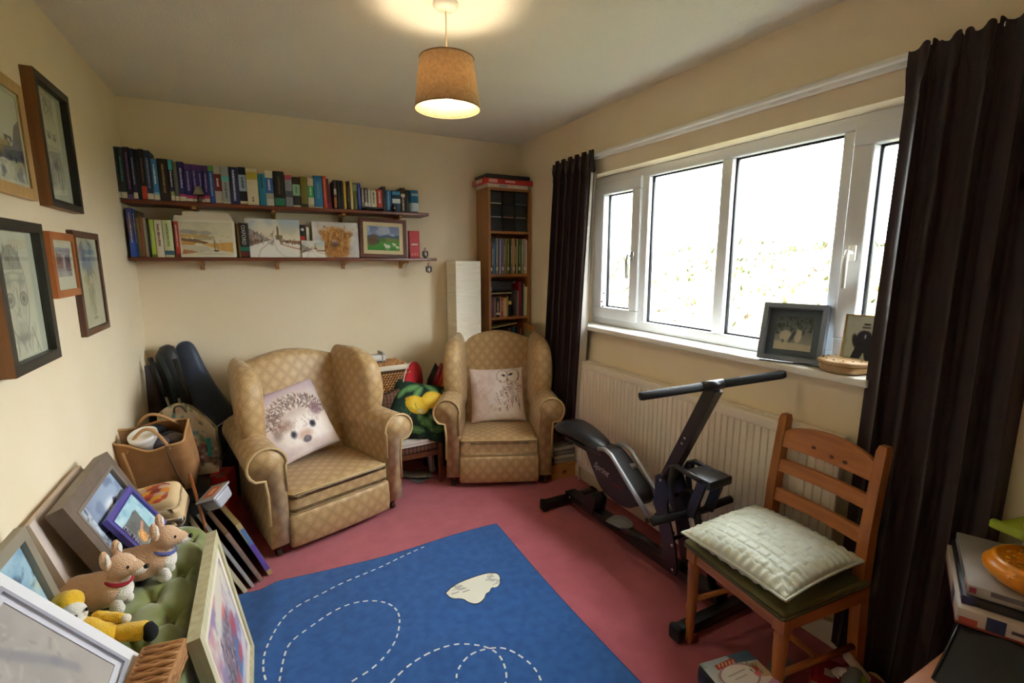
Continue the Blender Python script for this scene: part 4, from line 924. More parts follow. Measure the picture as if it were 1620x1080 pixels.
TR = [[(0.67, 2.295), (0.546, 2.265), (0.426, 2.226), (0.305, 2.203), (0.215, 2.183), (0.14, 2.152), (0.058, 2.125), (-0.01, 2.076), (-0.059, 1.973), (-0.09, 1.882), (-0.095, 1.8), (-0.087, 1.75), (-0.067, 1.648), (-.02, 1.55), (.05, 1.46)],
      [(-0.043, 1.727), (-0.025, 1.834), (-0.003, 1.904), (0.066, 1.949), (0.158, 2.007), (0.24, 2.03), (0.331, 2.012), (0.402, 1.955), (0.427, 1.885), (0.416, 1.81), (0.373, 1.717), (0.311, 1.659), (0.254, 1.626), (0.183, 1.609), (0.114, 1.577), (.03, 1.58), (-.03, 1.64), (-.043, 1.72)],
      [(.1, 1.3), (.2, 1.44), (0.268, 1.509), (0.314, 1.541), (0.385, 1.584), (0.478, 1.608), (0.577, 1.603), (0.643, 1.565), (0.693, 1.519), (0.713, 1.464), (0.703, 1.398), (0.684, 1.355), (0.635, 1.306), (.56, 1.32), (0.509, 1.371)],
      [(0.509, 1.371), (0.52, 1.44), (0.551, 1.491), (0.616, 1.529), (0.693, 1.519), (0.75, 1.49), (0.79, 1.409), (0.802, 1.347), (0.793, 1.292), (0.774, 1.233), (.7, 1.0), (.5, .8)]]
def smooth_path(p, k=3):
    for _ in range(k):
        q = [p[0]]
        for (a, c), (d, e) in zip(p[:-1], p[1:]): q += [(a * .75 + d * .25, c * .75 + e * .25), (a * .25 + d * .75, c * .25 + e * .75)]
        p = q + [p[-1]]
    return p
M_STITCH = mat('white_stitching', 'dcdcd6', rough=.9)
for pth in TR:
    P = smooth_path(pth); b = MB(); acc = 0.0; on = []; L = .026; per = .040
    def flush(on):
        if len(on) > 1:
            vs = []
            for i, (x, y) in enumerate(on):
                x2, y2 = on[min(i + 1, len(on) - 1)]; x1, y1 = on[max(i - 1, 0)]; l = math.hypot(x2 - x1, y2 - y1) + 1e-9; nx, ny = -(y2 - y1) / l * .0034, (x2 - x1) / l * .0034; z = rugz(x, y) + .0093
                vs += [(x + nx - .45, y + ny - 1.6, z), (x - nx - .45, y - ny - 1.6, z)]
            b.add(vs, [(2 * i, 2 * i + 1, 2 * i + 3, 2 * i + 2) for i in range(len(on) - 1)])
    for (a, c), (d, e) in zip(P[:-1], P[1:]):
        seg = math.hypot(d - a, e - c); n = max(1, int(seg / .003))
        for k in range(n):
            x, y = a + (d - a) * k / n, c + (e - c) * k / n; acc += seg / n
            if acc % per < L: on.append((x, y))
            elif on: flush(on); on = []
    flush(on); o = b.build('dashed_trail', M_STITCH, t, fix=False); o['kind'] = 'stuff'
cl = smooth_path([(0.649, 1.897), (0.702, 1.933), (0.803, 1.943), (0.887, 1.939), (0.924, 1.908), (0.897, 1.843), (0.869, 1.825), (0.849, 1.84), (0.829, 1.814), (0.809, 1.814), (0.789, 1.784), (0.748, 1.766), (0.719, 1.791), (0.705, 1.831), (0.658, 1.852), (0.649, 1.897)], 2)[:-1]
cc = (sum(p[0] for p in cl) / len(cl), sum(p[1] for p in cl) / len(cl))
co = MB().prism([(cc[0] + (x - cc[0]) * 1.03 - .45, cc[1] + (y - cc[1]) * 1.06 - 1.6) for x, y in cl], .0075, .0092, 'z').build('cloud_outline', mat('black_stitching', '1a1a20', rough=.9), t)
MB().prism([(x - .45, y - 1.6) for x, y in cl], .0078, .0096, 'z').build('cloud', mat('cream_pile', 'e9e4d2', rough=.95, bump=(500, .4)), t)
b = MB(); r = random.Random(2)
for k in range(13): x = .665 + .055 * r.random(); y = 1.865 + k * .005; b.box(x - .45, x + .035 - .45, y - 1.6, y + .0016 - 1.6, .0094, .0099)
for k in range(14): x = .845 + .045 * r.random(); y = 1.85 + k * .006; b.box(x - .45, x + .03 - .45, y - 1.6, y + .0016 - 1.6, .0094, .0099)
o = b.build('cloud_hatching', mat('black_stitching', '1a1a20'), t); o['kind'] = 'stuff'

# ================================================================== pictures on the left wall
M_DARKF = mat('black_frame_front', '26241f', rough=.4); M_BRNSIDE = wood('brown_frame_side', '8a5c30', '74491f', 'z'); M_PALEF = wood('pale_oak_frame', 'c9a466', 'b8905a', 'z')
M_MOUNT = mat('ivory_mount', 'd8d4bc', rough=.85)
def on_wall(yc, z0, d=0.0): return frameM((XL, yc, z0), (0, 1, 0), (0, 0, 1))
def sketch(w, h, seed, kind):
    A = Art(w, h, 'd3d1bb'); A.noise('c8c6ae', 3, seed, .45, .7, k=.6)
    g = ['77756a', '8a887c', '5c5a52']
    if kind == 0:                                     # face with covered hair
        A.ell(.5, .6, .24, .24, 'c0bea8', .6, .3); A.ring(.5, .62, .22, .25, .03, '76746a', .7); A.strokes(50, (.3, .7), (.80, .93), .09, g, .5, .006, (.2, 2.9), seed + 9); A.line([(.34, .86), (.42, .78), (.52, .83), (.62, .78)], .008, '66645c', .7)
        for u in (.42, .6): A.ell(u, .585, .055, .02, '4a4842', .9, .5); A.line([(u - .07, .615), (u + .07, .625)], .008, '5a5850', .7)
        A.line([(.51, .6), (.49, .5), (.53, .48)], .006, '7a786e', .6); A.poly([(.32, .5), (.7, .5), (.62, .36), (.52, .32), (.4, .36)], 'b2b09a', .8); A.line([(.32, .5), (.7, .5)], .006, '8a887c', .7)
        A.ell(.51, .335, .09, .03, '6a685e', .7, .6); A.strokes(90, (.28, .75), (.08, .34), .14, g, .45, .005, (1.2, 2.0), seed); A.strokes(40, (.34, .66), (.7, .88), .08, g, .4, .004, (.6, 2.4), seed + 1)
    else:                                             # face with banded hat
        A.ell(.42, .52, .27, .36, 'c3c1aa', .7, .15); A.ring(.42, .52, .27, .36, .03, '77756a', .7); A.poly([(.18, .70), (.22, .80), (.40, .88), (.60, .80), (.66, .70)], '8f8d80', .8)
        A.strokes(90, (.2, .62), (.70, .84), .05, ['5c5a52', '77756a', 'bab8a4'], .6, .006, (1.2, 2.0), seed)
        for v in (.66, .60): A.line([(.18, v), (.42, v + .02), (.66, v)], .012, 'a5a392', .8)
        for u in (.28, .58): A.ring(u, .47, .08, .05, .2, '66645a', .7); A.ell(u, .47, .045, .03, '55534a', .8, .5); A.ell(u, .61, .07, .05, '8a887a', .6, .5)
        A.line([(.44, .56), (.46, .40), (.38, .36), (.44, .34)], .01, '8a887c', .6); A.ell(.44, .25, .15, .05, 'aaa894', .6, .5); A.ell(.44, .17, .2, .035, '7d7b70', .7, .5)
        A.line([(.2, .16), (.12, .0)], .01, '7a786e', .7); A.line([(.68, .22), (.8, .02)], .01, '7a786e', .7); A.strokes(60, (.12, .75), (.02, .2), .09, g, .45, .006, (1.1, 2.2), seed + 3); A.strokes(40, (.3, .6), (.3, .6), .08, g, .3, .005, (1.2, 1.9), seed + 4)
    return A
picture('framed_drawing', 'upper pencil face drawing in a deep brown and black frame', on_wall(2.375, 1.685), .335, .435, sketch(90, 120, 3, 0), .026, .034, M_DARKF, glass=True, side=M_BRNSIDE, cat='picture', recess=.02)
picture('framed_drawing', 'large lower pencil drawing of a face under a banded hat', on_wall(1.905, 1.19), .345, .425, sketch(100, 120, 5, 1), .03, .034, M_DARKF, glass=True, side=M_BRNSIDE, recess=.02)
A = Art(90, 110, 'd8d6c0'); A.grad('d6d2b8', 'd4d6c6', .45, 1); A.noise('b8b088', 4, 51, .45, .65, (A.V < .42).astype(float), .9); A.poly([(.3, .35), (.75, .40), (.85, .64), (1, .74), (1, .25), (.3, .22)], '5a566a', .75); A.noise('3c3a52', 7, 52, .5, .62, ((A.V < .5) & (A.V > .22) & (A.U > .3)).astype(float), .8); A.noise('777a88', 6, 54, .45, .6, (A.V < .22).astype(float), .7); A.noise('b79a55', 6, 53, .55, .7, ((A.V < .45) & (A.V > .2)).astype(float), .7)
picture('framed_watercolour', 'pale wood framed watercolour at the photo\'s left edge', on_wall(1.955, 1.69), .36, .345, A, .034, .02, M_PALEF, M_MOUNT, .012, glass=True)
A = Art(50, 70, 'cfc8b8'); A.grad('a08a80', '9aa2b8', .2, 1); A.poly([(.05, .3), (.45, .3), (.42, .75), (.1, .8)], '7a4a40', .8); A.poly([(.5, .25), (.62, .25), (.58, .9), (.54, .9)], 'd8dce0', .8); A.poly([(.64, .3), (.98, .35), (.95, .82), (.66, .7)], '6a5a68', .8); A.poly([(0, .3), (.4, .28), (1, .32), (1, 0), (0, 0)], '8a8690', .7); A.poly([(.42, .3), (.6, .3), (.75, 0), (.3, 0)], 'c0bcc0', .7); A.strokes(60, (0, 1), (0, .9), .1, ['5a3a38', '8a8aa0', 'c8c0c0'], .5, .012, (1.3, 1.8), 4)
picture('framed_print', 'small orange-wood framed street print', on_wall(2.305, 1.374), .252, .226, A, .026, .02, wood('orange_pine_frame', 'b56c34', 'a05a28', 'z'), M_MOUNT, .026, glass=True, mount_b=.045)
A = Art(70, 100, 'cfcbb0'); A.noise('c2be9f', 3, 61, .45, .7, k=.6)
A.ell(.5, .78, .36, .17, '8592a4', .75, .4); A.noise('5f7094', 6, 62, .48, .62, (((A.U - .5) / .38) ** 2 + ((A.V - .78) / .2) ** 2 < 1).astype(float), .8); A.noise('a89a58', 7, 63, .5, .65, (((A.U - .5) / .3) ** 2 + ((A.V - .58) / .12) ** 2 < 1).astype(float), .8); A.poly([(.42, .5), (.62, .5), (.58, .12), (.48, .12)], 'a5a284', .7); A.strokes(70, (.36, .66), (.12, .6), .1, ['77784e', '8a8660', '5f6a4a', 'b8a858'], .6, .008, (1.2, 1.9), 3); A.ell(.55, .1, .1, .015, '6a665a', .7, .5)
picture('framed_flower_study', 'tall brown-framed blue flower study', on_wall(2.59, 1.207), .335, .41, A, .026, .02, wood('dark_red_brown_frame', '5e3826', '4a2a1a', 'z'), mat('ivory_mount2', 'd2ceb2', rough=.85), .0, glass=True)

# ================================================================== green buttoned ottoman
M_GREEN = mat('olive_velvet', '76803c', rough=.8, noise=(6, '6b7434', 4), bump=(300, .15), sheen=.6)
OX0, OX1, OY0, OY1, OZ = -.612, -.240, .62, 2.16, .498
t = thing('ottoman', 'long green buttoned ottoman along the left wall', 'ottoman', ((OX0 + OX1) / 2, (OY0 + OY1) / 2, 0))
hx, hy = (OX1 - OX0) / 2, (OY1 - OY0) / 2; cx, cy = (OX0 + OX1) / 2, (OY0 + OY1) / 2
btn = []
for j in range(12):
    for i in range(3):
        bx = -hx + .07 + i * .122 + (.061 if j % 2 else 0); by = hy - .14 - j * .115
        if abs(bx) < hx - .05: btn.append((bx, by))
def ottop(u, v):
    a, c = 2 * u - 1, 2 * v - 1
    def rr(s, h, R=.085): d = h - abs(s) * h; return (1 if d >= R else math.sqrt(max(0, 1 - (1 - d / R) ** 2)))
    x, y = a * hx, c * hy
    dx, dy = max(0, abs(x) - (hx - .10)), max(0, abs(y) - (hy - .10)); q = math.hypot(dx, dy) / .10
    if q > 1: x = math.copysign(hx - .10 + dx / q, x) if dx else x; y = math.copysign(hy - .10 + dy / q, y) if dy else y; q = 1
    z = .40 + (OZ + .004 - .40) * math.sqrt(max(0, 1 - q ** 2.5))
    for bx, by in btn:
        d = math.hypot(x - bx, y - by)
        if d < .09: z -= .032 * math.exp(-(d / .022) ** 1.2)
        s1, s2 = abs((x - bx) * .883 + (y - by) * .469), abs((x - bx) * .883 - (y - by) * .469)
        if d < .075: z -= .019 * max(math.exp(-(s1 / .007) ** 2), math.exp(-(s2 / .007) ** 2)) * (1 - d / .075)
    return (x, y, z)
b = MB(); b.grid(ottop, 56, 200); b.build('buttoned_lid', M_GREEN, t, fix=False)
MB().rbox(-hx + .004, hx - .004, -hy + .004, hy - .004, .32, .42, .03, 3).build('lid_edge', M_GREEN, t)
MB().rbox(-hx + .012, hx - .012, -hy + .012, hy - .012, .03, .318, .02, 3).build('box_body', M_GREEN, t)
for sx in (-1, 1):
    for sy in (-1, 1): MB().lathe([(.014, 0), (.02, .03)], 12, M=Matrix.Translation((sx * (hx - .05), sy * (hy - .05), 0))).build('foot', M_CASTOR, t)
for bx, by in btn: MB().ball((bx, by, OZ - .026), (.008, .008, .005), nu=10, nv=6).build('button', M_GREEN, t)

# pictures leaning along the wall on the ottoman (laid on their sides)
def leaning(y0, y1, xt, zt, xb, zb=OZ + .006):
    """rectangle from a bottom edge (xb,zb) up to a top edge (xt,zt), running from y0 to y1; face towards the room"""
    up = (xt - xb, 0, zt - zb); h = math.hypot(up[0], up[2]); return frameM((xb, (y0 + y1) / 2, zb), (0, 1, 0), up), y1 - y0, h
M_GREYF = mat('grey_brown_frame', '75675c', rough=.45, noise=(20, '6a5c50', 3)); M_PEW = mat('pewter_lip', '8d8378', rough=.35, metal=.3)
M, w, h = leaning(1.70, 2.16, -.578, .80, -.450)
A = Art(110, 84, '8694ac'); A.grad('7e8aa4', '9db0c8', 0, 1); A.noise('5f6c8a', 4, 71, .48, .66, k=.7); A.ell(.36, .60, .085, .12, 'f0f0ea', .95, .5); A.ell(.36, .60, .2, .25, 'c4d4e2', .35, .8)
for i, (u, v, a, l) in enumerate(((.75, .15, 2.0, .7), (.85, .1, 1.9, .8), (.5, .05, 1.3, .8), (.95, .3, 2.4, .6), (.62, .1, 1.75, .7))): A.line([(u, v), (u + l * .5 * math.cos(a), v + l * .5 * math.sin(a)), (u + l * math.cos(a + .2), v + l * math.sin(a + .2))], .016, '2c3048', .9)
A.strokes(220, (.5, 1), (.4, 1), .12, ['3f465c', '525c76', 'b8c4d4', '2c3244'], .6, .005, (.4, 2.9), 3); A.poly([(0, 0), (1, 0), (1, .16), (0, .22)], 'b4bcc6', .7); A.strokes(60, (0, 1), (0, .2), .05, ['6a6e78', '3c4250', 'd8dce0'], .7, .01, (-.2, .2), 4)
A.a = np.rot90(A.a, 1).copy(); A.h, A.w = A.a.shape[:2]
picture('moonlit_picture', 'deep grey-brown frame with a moonlit winter tree, on the ottoman', M @ Matrix.Translation((0, 0, 0)), w, h, A, .052, .045, M_GREYF, glass=False, lip=M_PEW, recess=.012)
M, w, h = leaning(1.665, 2.10, -.615, .795, -.535)
canvas_ = thing('plain_canvas', 'pale canvas wedged behind the moonlit picture', 'canvas', M=M)
MB().box(-w / 2, w / 2, -.018, 0, 0, h).build('canvas', mat('pinkish_canvas', 'cfc0b4', rough=.85), canvas_); MB().box(-w / 2 + .02, w / 2 - .02, 0, .004, .02, h - .02).build('backing', M_BOARD, canvas_)
# purple frame
M, w, h = leaning(1.812, 2.095, -.533, .668, -.437)
A = Art(72, 96, 'a5cbd6'); A.noise('86b4c8', 4, 81, .45, .65, k=.8); A.noise('c6dde0', 5, 82, .5, .65, k=.7)
A.poly([(.28, .06), (.96, .06), (.96, .62), (.30, .72)], '6a6a66', .95); A.noise('5a5a58', 6, 83, .5, .65, ((A.U > .28) & (A.V < .66)).astype(float), .6); A.line([(.29, .2), (.96, .19)], .01, '8a8a84', .8); A.poly([(.3, .04), (.97, .04), (.97, .18), (.29, .18)], '2e2e34', .95)
A.poly([(.55, .62), (.64, .62), (.72, .42), (.66, .38)], 'c8907a', .95); A.ell(.78, .34, .13, .10, 'd8924c', .95, .3, -.5); A.strokes(40, (.66, .9), (.26, .44), .05, ['e8b070', 'c87a38', 'f0c890'], .7, .012, (.2, 2.6), 3); A.a = np.rot90(A.a, 1).copy(); A.h, A.w = A.a.shape[:2]
pp = picture('purple_picture', 'small purple-framed picture propped on the moonlit one', M @ Matrix.Translation((0, -.052, 0)) @ Matrix.Rotation(.03, 4, 'Y'), w, h, A, .022, .016, mat('purple_lacquer', '564f9c', rough=.35), lip=mat('purple_lip', '413a86', rough=.35))
text_mesh('lettering', 'The Next', .03, paper('b8b4c0'), pp, Matrix.Translation((-.098, -.0125, .085)) @ TXT_FRONT @ Matrix.Rotation(-math.pi / 2, 4, 'Z'), extrude=.0002, sx=.8)
# watercolour village
M, w, h = leaning(1.16, 1.60, -.604, .825, -.535)
A = Art(110, 84, '9fbccb'); A.noise('6f98b4', 4, 91, .45, .65, k=.8); A.noise('d4c68c', 3, 92, .5, .65, (A.V < .75).astype(float), .8); A.noise('44586a', 7, 93, .5, .62, ((A.U > .5) & (A.V > .2)).astype(float), .75); A.poly([(.55, 0), (1, .2), (1, 0)], 'c8ccd0', .9); A.strokes(60, (.6, 1), (0, .35), .08, ['b04a48', 'e0e0e0', '4a5a70', '8a6a60'], .7, .008, (.2, 2.6), 5)
picture('village_watercolour', 'grey-framed bluish village watercolour behind the yellow doll', M, w, h, A, .030, .022, mat('stone_grey_frame', '8f8674', rough=.5), recess=.012)
# white frame in the foreground
M, w, h = leaning(.86, 1.37, -.585, .825, -.350)
A = Art(90, 60, 'a9a29c'); A.noise('9a948f', 3, 95, .45, .7, k=.7); A.line([(.7, .8), (.82, .45), (.85, .3)], .03, '7d7d86', .6); A.strokes(60, (.1, .9), (.1, .9), .06, ['8a847e', 'b4aea8', '9a948e'], .5, .008, (.2, 2.8), 3)
picture('white_framed_picture', 'white-framed grey picture in the near left corner', M, w, h, A, .045, .03, mat('white_painted_frame', 'dfdfe2', rough=.4), mat('pale_grey_mount', 'c9c9d2', rough=.8), .016, lip=mat('grey_line', '9a9aa6', rough=.5))
# whitewashed frame leaning on the ottoman's side
up = (-.238 + .155, 0, .515); hh = math.hypot(up[0], up[2]); M = frameM((-.155, 1.655, .012), (0, 1, 0), up)
A = Art(80, 90, 'cfc9cf'); A.noise('b9b6c8', 3, 101, .45, .65, k=.8); A.grad('c4c4d0', 'd4c8b0', .3, 1.0); A.noise('c08c94', 4, 102, .5, .65, (A.V > .45).astype(float), .9); A.noise('8c80a4', 5, 105, .5, .62, k=.8); A.ell(.5, .42, .30, .28, '8a8088', .9, .25)
A.strokes(240, (.25, .75), (.15, .65), .08, ['4a4450', '7a707c', 'b4a8b4', '9a6a74', '5a5468'], .7, .01, (.6, 2.6), 3); A.poly([(.5, .1), (.75, .1), (.8, .5), (.66, .5)], '4a80b8', .7); A.ell(.76, .45, .10, .10, 'b84a54', .8, .4); A.ell(.72, .2, .1, .07, 'c05058', .8, .4); A.ell(.4, .17, .1, .07, 'c05058', .8, .4); A.ell(.62, .72, .08, .05, 'd06a60', .7, .5)
picture('whitewashed_picture', 'whitewashed frame leaning on the ottoman beside the rug', M, .58, hh, A, .035, .032, mat('lime_washed_wood', 'cfc8a4', rough=.6, noise=(40, 'b8b088', 5), stretch=(1, 1, .08)), mat('cream_mount3', 'e3d8c4', rough=.8), .035)

# ------------------------------------------------------------------ knitted dogs and doll
def blob(name, m, parent, balls, vox=.006, smooth=6):
    b = MB()
    for c, r in balls: b.ball(c, r, nu=14, nv=9)
    o = b.build(name, m, parent); md = o.modifiers.new('skin', 'REMESH'); md.mode = 'VOXEL'; md.voxel_size = vox; md.use_smooth_shade = True
    s = o.modifiers.new('soft', 'SMOOTH'); s.iterations = smooth; s.factor = .5
    return o
M_TAN = mat('tan_knit', 'dcb490', rough=.95, bump=(260, .6), sheen=.3); M_CREAM = mat('cream_knit', 'efe8dc', rough=.95, bump=(260, .6), sheen=.3); M_EYE = mat('black_bead', '0c0c0e', rough=.15)
def knit_dog(label, loc, rz, collar, sc=1.0):
    t = thing('knitted_dog', label, 'soft toy', loc, rz, group='knitted corgi dogs'); t.scale = (sc, sc, sc)
    bd = blob('body', M_TAN, t, [((-.045, 0, .058), (.05, .05, .05)), ((-.01, 0, .062), (.052, .049, .049)), ((.025, 0, .068), (.04, .044, .048)), ((.04, 0, .095), (.026, .026, .03)), ((.055, 0, .125), (.036, .034, .032)), ((.082, 0, .117), (.026, .022, .019)), ((.098, 0, .112), (.014, .013, .012)), ((-.092, 0, .075), (.017, .015, .015))])
    blob('chest', M_CREAM, t, [((.048, 0, .058), (.028, .032, .032)), ((.056, 0, .08), (.018, .024, .024)), ((-.0, 0, .03), (.06, .03, .012))])
    blob('muzzle', M_CREAM, t, [((.092, 0, .109), (.023, .0185, .014)), ((.078, 0, .128), (.018, .010, .013))], .004, 3)
    for sx, sy in ((.045, .022), (.045, -.022), (-.05, .025), (-.05, -.025)): blob('foot', M_CREAM, t, [((sx, sy, .017), (.019, .015, .017)), ((sx, sy, .035), (.015, .014, .018))], .005, 3)
    for s in (-1, 1):
        e = blob('ear', M_TAN, t, [((.035, s * .028, .160), (.010, .013, .026)), ((.038, s * .025, .145), (.010, .014, .016))], .004, 2)
        MB().ball((.043, s * .0285, .158), (.004, .009, .019)).build('inner_ear', M_CREAM, e)
        MB().ball((.080, s * .020, .130), .0042).build('eye', M_EYE, t)
    MB().ball((.112, 0, .115), (.007, .008, .006)).build('nose', M_EYE, t)
    MB().tube([(.044 + .0 + .031 * math.cos(a) * .9, .031 * math.sin(a), .092 + .012 * math.cos(a) * -1) for a in [2 * math.pi * i / 20 for i in range(20)]], .0048, 8, closed=True).build('collar', collar, t)
    return t
knit_dog('knitted tan corgi with a red collar on the ottoman', (-.475, 1.665, OZ - .004), math.radians(-14), mat('red_wool', 'a82430', rough=.9), 1.1)
knit_dog('knitted tan corgi with a blue collar, nearer the armchair', (-.385, 1.77, OZ - .004), math.radians(-4), mat('blue_wool', '5a62a8', rough=.9), 1.12)
M_YEL = mat('yellow_knit', 'f0c024', rough=.95, bump=(260, .6), sheen=.3); M_BLKW = mat('black_wool', '191a1e', rough=.95, bump=(260, .5))
t = thing('knitted_doll', 'yellow knitted doll with white face and black shoes', 'soft toy', (-.475, 1.515, OZ), math.radians(-40))
blob('body', M_YEL, t, [((.01, 0, .045), (.045, .036, .036)), ((.05, 0, .038), (.04, .04, .032)), ((-.025, 0, .055), (.03, .03, .03))])
blob('head', mat('white_wool', 'e4dfd2', rough=.95, bump=(260, .5)), t, [((-.02, -.006, .094), (.030, .032, .032)), ((.004, -.02, .088), (.018, .016, .015))])
blob('hat', M_YEL, t, [((-.050, .008, .112), (.028, .036, .034)), ((-.074, .012, .11), (.026, .03, .028)), ((-.112, .02, .09), (.028, .024, .022))])
for s in (-1, 1):
    blob('arm', M_YEL, t, [((.0 + .02 * k, s * (.035 + .004 * k), .062 - .002 * k), .0165) for k in range(4)]); blob('hand', M_CREAM, t, [((.075, s * .05, .056), (.014, .013, .013))], .004, 2)
    blob('leg', M_YEL, t, [((.06 + .022 * k, s * (.022 + .008 * k), .032), (.024 + .002 * k, .022 + .002 * k, .022 + .001 * k)) for k in range(4)]); blob('shoe', M_BLKW, t, [((.152, s * .05, .028), (.018, .02, .024)), ((.15, s * .05, .04), (.014, .016, .02))], .005, 3)
    MB().ball((.009, -.006 + s * .014, .106), .0046).build('eye', M_EYE, t)
MB().ball((.021, -.024, .09), (.006, .006, .005)).build('nose', mat('red_wool', 'a82430'), t)

# small wicker basket at the near end
M_WICK = mat('brown_wicker', 'a06c3e', rough=.6, noise=(30, '80502a', 4)); M_WICK2 = mat('light_wicker', 'b58450', rough=.6, noise=(40, '9a6a3a', 4))
def wicker_tray(name, label, loc, w, d, h, rz, rows, m=M_WICK, flare=1.0, lid=False):
    t = thing(name, label, 'basket', loc, rz)
    MB().box(-w / 2 + .004, w / 2 - .004, -d / 2 + .004, d / 2 - .004, .001, .006).build('floor', m, t)
    def per(s, z, amp, ph, n=60):
        out = []
        P = [(-w / 2, -d / 2), (w / 2, -d / 2), (w / 2, d / 2), (-w / 2, d / 2)]
        for k in range(4):
            (x0, y0), (x1, y1) = P[k], P[(k + 1) % 4]
            for i in range(n // 4):
                q = i / (n // 4); x, y = x0 + (x1 - x0) * q, y0 + (y1 - y0) * q; l = math.hypot(x, y); o = 1 + amp * math.sin(i * math.pi * .9 + ph) / max(l, .01)
                out.append((x * s * o, y * s * o, z))
        return out
    for k in range(rows):
        z = .004 + (h - .008) * k / (rows - 1); MB().tube(per(1 + (flare - 1) * k / rows, z, .003, k * math.pi), h / rows * .55, 6, closed=True).build('woven_strand', m if k % 2 else M_WICK2, t)
    MB().tube(per(flare, h, 0, 0), h / rows * .75, 8, closed=True).build('rim', M_WICK2, t)
    if lid:
        for k in range(14):
            y = -d / 2 + (k + .5) * d / 14; MB().tube([(-w / 2, y, h), (-w / 4, y, h + .004 * (-1) ** k), (0, y, h), (w / 4, y, h + .004 * (-1) ** k), (w / 2, y, h)], d / 26, 6).build('lid_strand', m if k % 2 else M_WICK2, t)
    return t
wicker_tray('wicker_tray', 'small brown wicker tray at the front of the ottoman', (-.292, 1.265, OZ + .002), .085, .18, .05, math.radians(-8), 6, lid=True)
t = thing('wooden_knob_bowl', 'brown wooden round lid at the bottom left edge', 'bowl', (-.262, 1.16, OZ + .002))
MB().lathe([(.03, 0), (.045, .012), (.05, .03), (.046, .045), (.03, .056), (.012, .06)], 28).build('lid', wood('dark_turned_wood', '5e3422', '4a2818', 'z'), t); MB().ball((0, 0, .064), .009).build('knob', wood('dark_turned_wood', '5e3422', '4a2818', 'z'), t)

# ================================================================== pile behind the ottoman
M_DARKC = mat('black_plastic_crate', '1a1a1d', rough=.5)
def crate(name, label, x0, x1, y0, y1, h, m=M_DARKC, cat='crate'):
    t = thing(name, label, cat, ((x0 + x1) / 2, (y0 + y1) / 2, 0)); a, c = (x1 - x0) / 2, (y1 - y0) / 2
    MB().rbox(-a, a, -c, c, 0, h - .03, .012, 2).build('body', m, t); MB().rbox(-a - .006, a + .006, -c - .006, c + .006, h - .03, h, .006, 2).build('lid', m, t)
crate('storage_crate', 'black storage crate under the patterned toilet bag', -.605, -.372, 2.19, 2.58, .40)
crate('storage_crate', 'black storage crate under the jute bag', -.60, -.30, 2.61, 3.06, .40)
# jute shopping bag
M_JUTE = mat('jute_cloth', 'a3764a', rough=.9, noise=(18, '95693e', 5), bump=(420, .35)); M_JTRIM = mat('jute_trim', 'b98d5c', rough=.85, bump=(400, .3))
t = thing('jute_bag', 'brown jute shopping bag holding a white tub', 'bag', (-.478, 2.80, .435)); t.rotation_euler = (math.radians(24), 0, math.radians(-8))
def bagring(z, k):
    out = []; a, c = .135 + .012 * math.sin(z * 9), .095 + .008 * math.sin(z * 14 + 1)
    for i in range(48):
        an = 2 * math.pi * i / 48; ca, sa = math.cos(an), math.sin(an)
        r = (abs(ca) ** 5 + abs(sa) ** 5) ** (-1 / 5); w = 1 + .035 * math.sin(an * 3 + z * 20) * (z / .3) + .02 * math.sin(an * 7)
        out.append((a * ca * r * w * k, c * sa * r * w * k, z + (.018 * math.sin(an * 2 + .6) + .012 * math.sin(an * 5)) * (z / .3) ** 2))
    return out
zs = [i * .3 / 14 for i in range(15)]
b = MB(); b.loft([bagring(z, 1) for z in zs], caps=False); b.loft([bagring(z, .965) for z in zs], caps=False); b.add(bagring(.004, .98), [tuple(range(48))]); b.build('bag_body', M_JUTE, t, fix=False)
MB().tube(bagring(.298, .985), .0055, 6, closed=True).build('rim', M_JTRIM, t)
MB().tube([(-.09, -.097, z) for z in (.02, .1, .2, .285)], .006, 6).build('seam_strip', M_JTRIM, t); MB().tube([(.075, -.098, .30), (.082, -.112, .24), (.085, -.104, .14), (.10, -.10, .03)], .0045, 6).build('cord', mat('dark_brown_cord', '5a3a1c', rough=.8), t)
for y0, lean, hgt in ((-.085, .05, .36), (.085, -.03, .37)):
    MB().tube([(-.085 + .17 * (i / 12), y0 + lean * math.sin(math.pi * i / 12), .27 + (hgt - .27) * math.sin(math.pi * i / 12)) for i in range(13)], .007, 8).build('handle', M_JTRIM, t)
b = MB(); r = random.Random(8)
for k in range(2): pass
for k, (c, x, y) in enumerate((('252a48', -.06, .03), ('3a3a40', .05, .03), ('5c5148', .08, .0), ('1f2430', -.01, .06), ('474048', .02, -.03))):
    MB().ball((x, y, .225 + .01 * k), (.05, .035, .035)).build('cloth_bundle', mat('bundle_' + c, c, rough=.9, bump=(60, .6)), t)
t = thing('white_tub', 'round white plastic tub lying in the jute bag', 'tub', (-.522, 2.655, .700), 0); t.rotation_euler = (math.radians(20), math.radians(-8), 0)
MB().lathe([(.045, -.05), (.052, .0), (.054, .006)], 28).build('tub', paper('e6e4de', .4), t); MB().lathe([(.056, .004), (.058, .008), (.058, .022), (.053, .026), (.05, .023), (.001, .023)], 28).build('lid', paper('eeece8', .35), t)
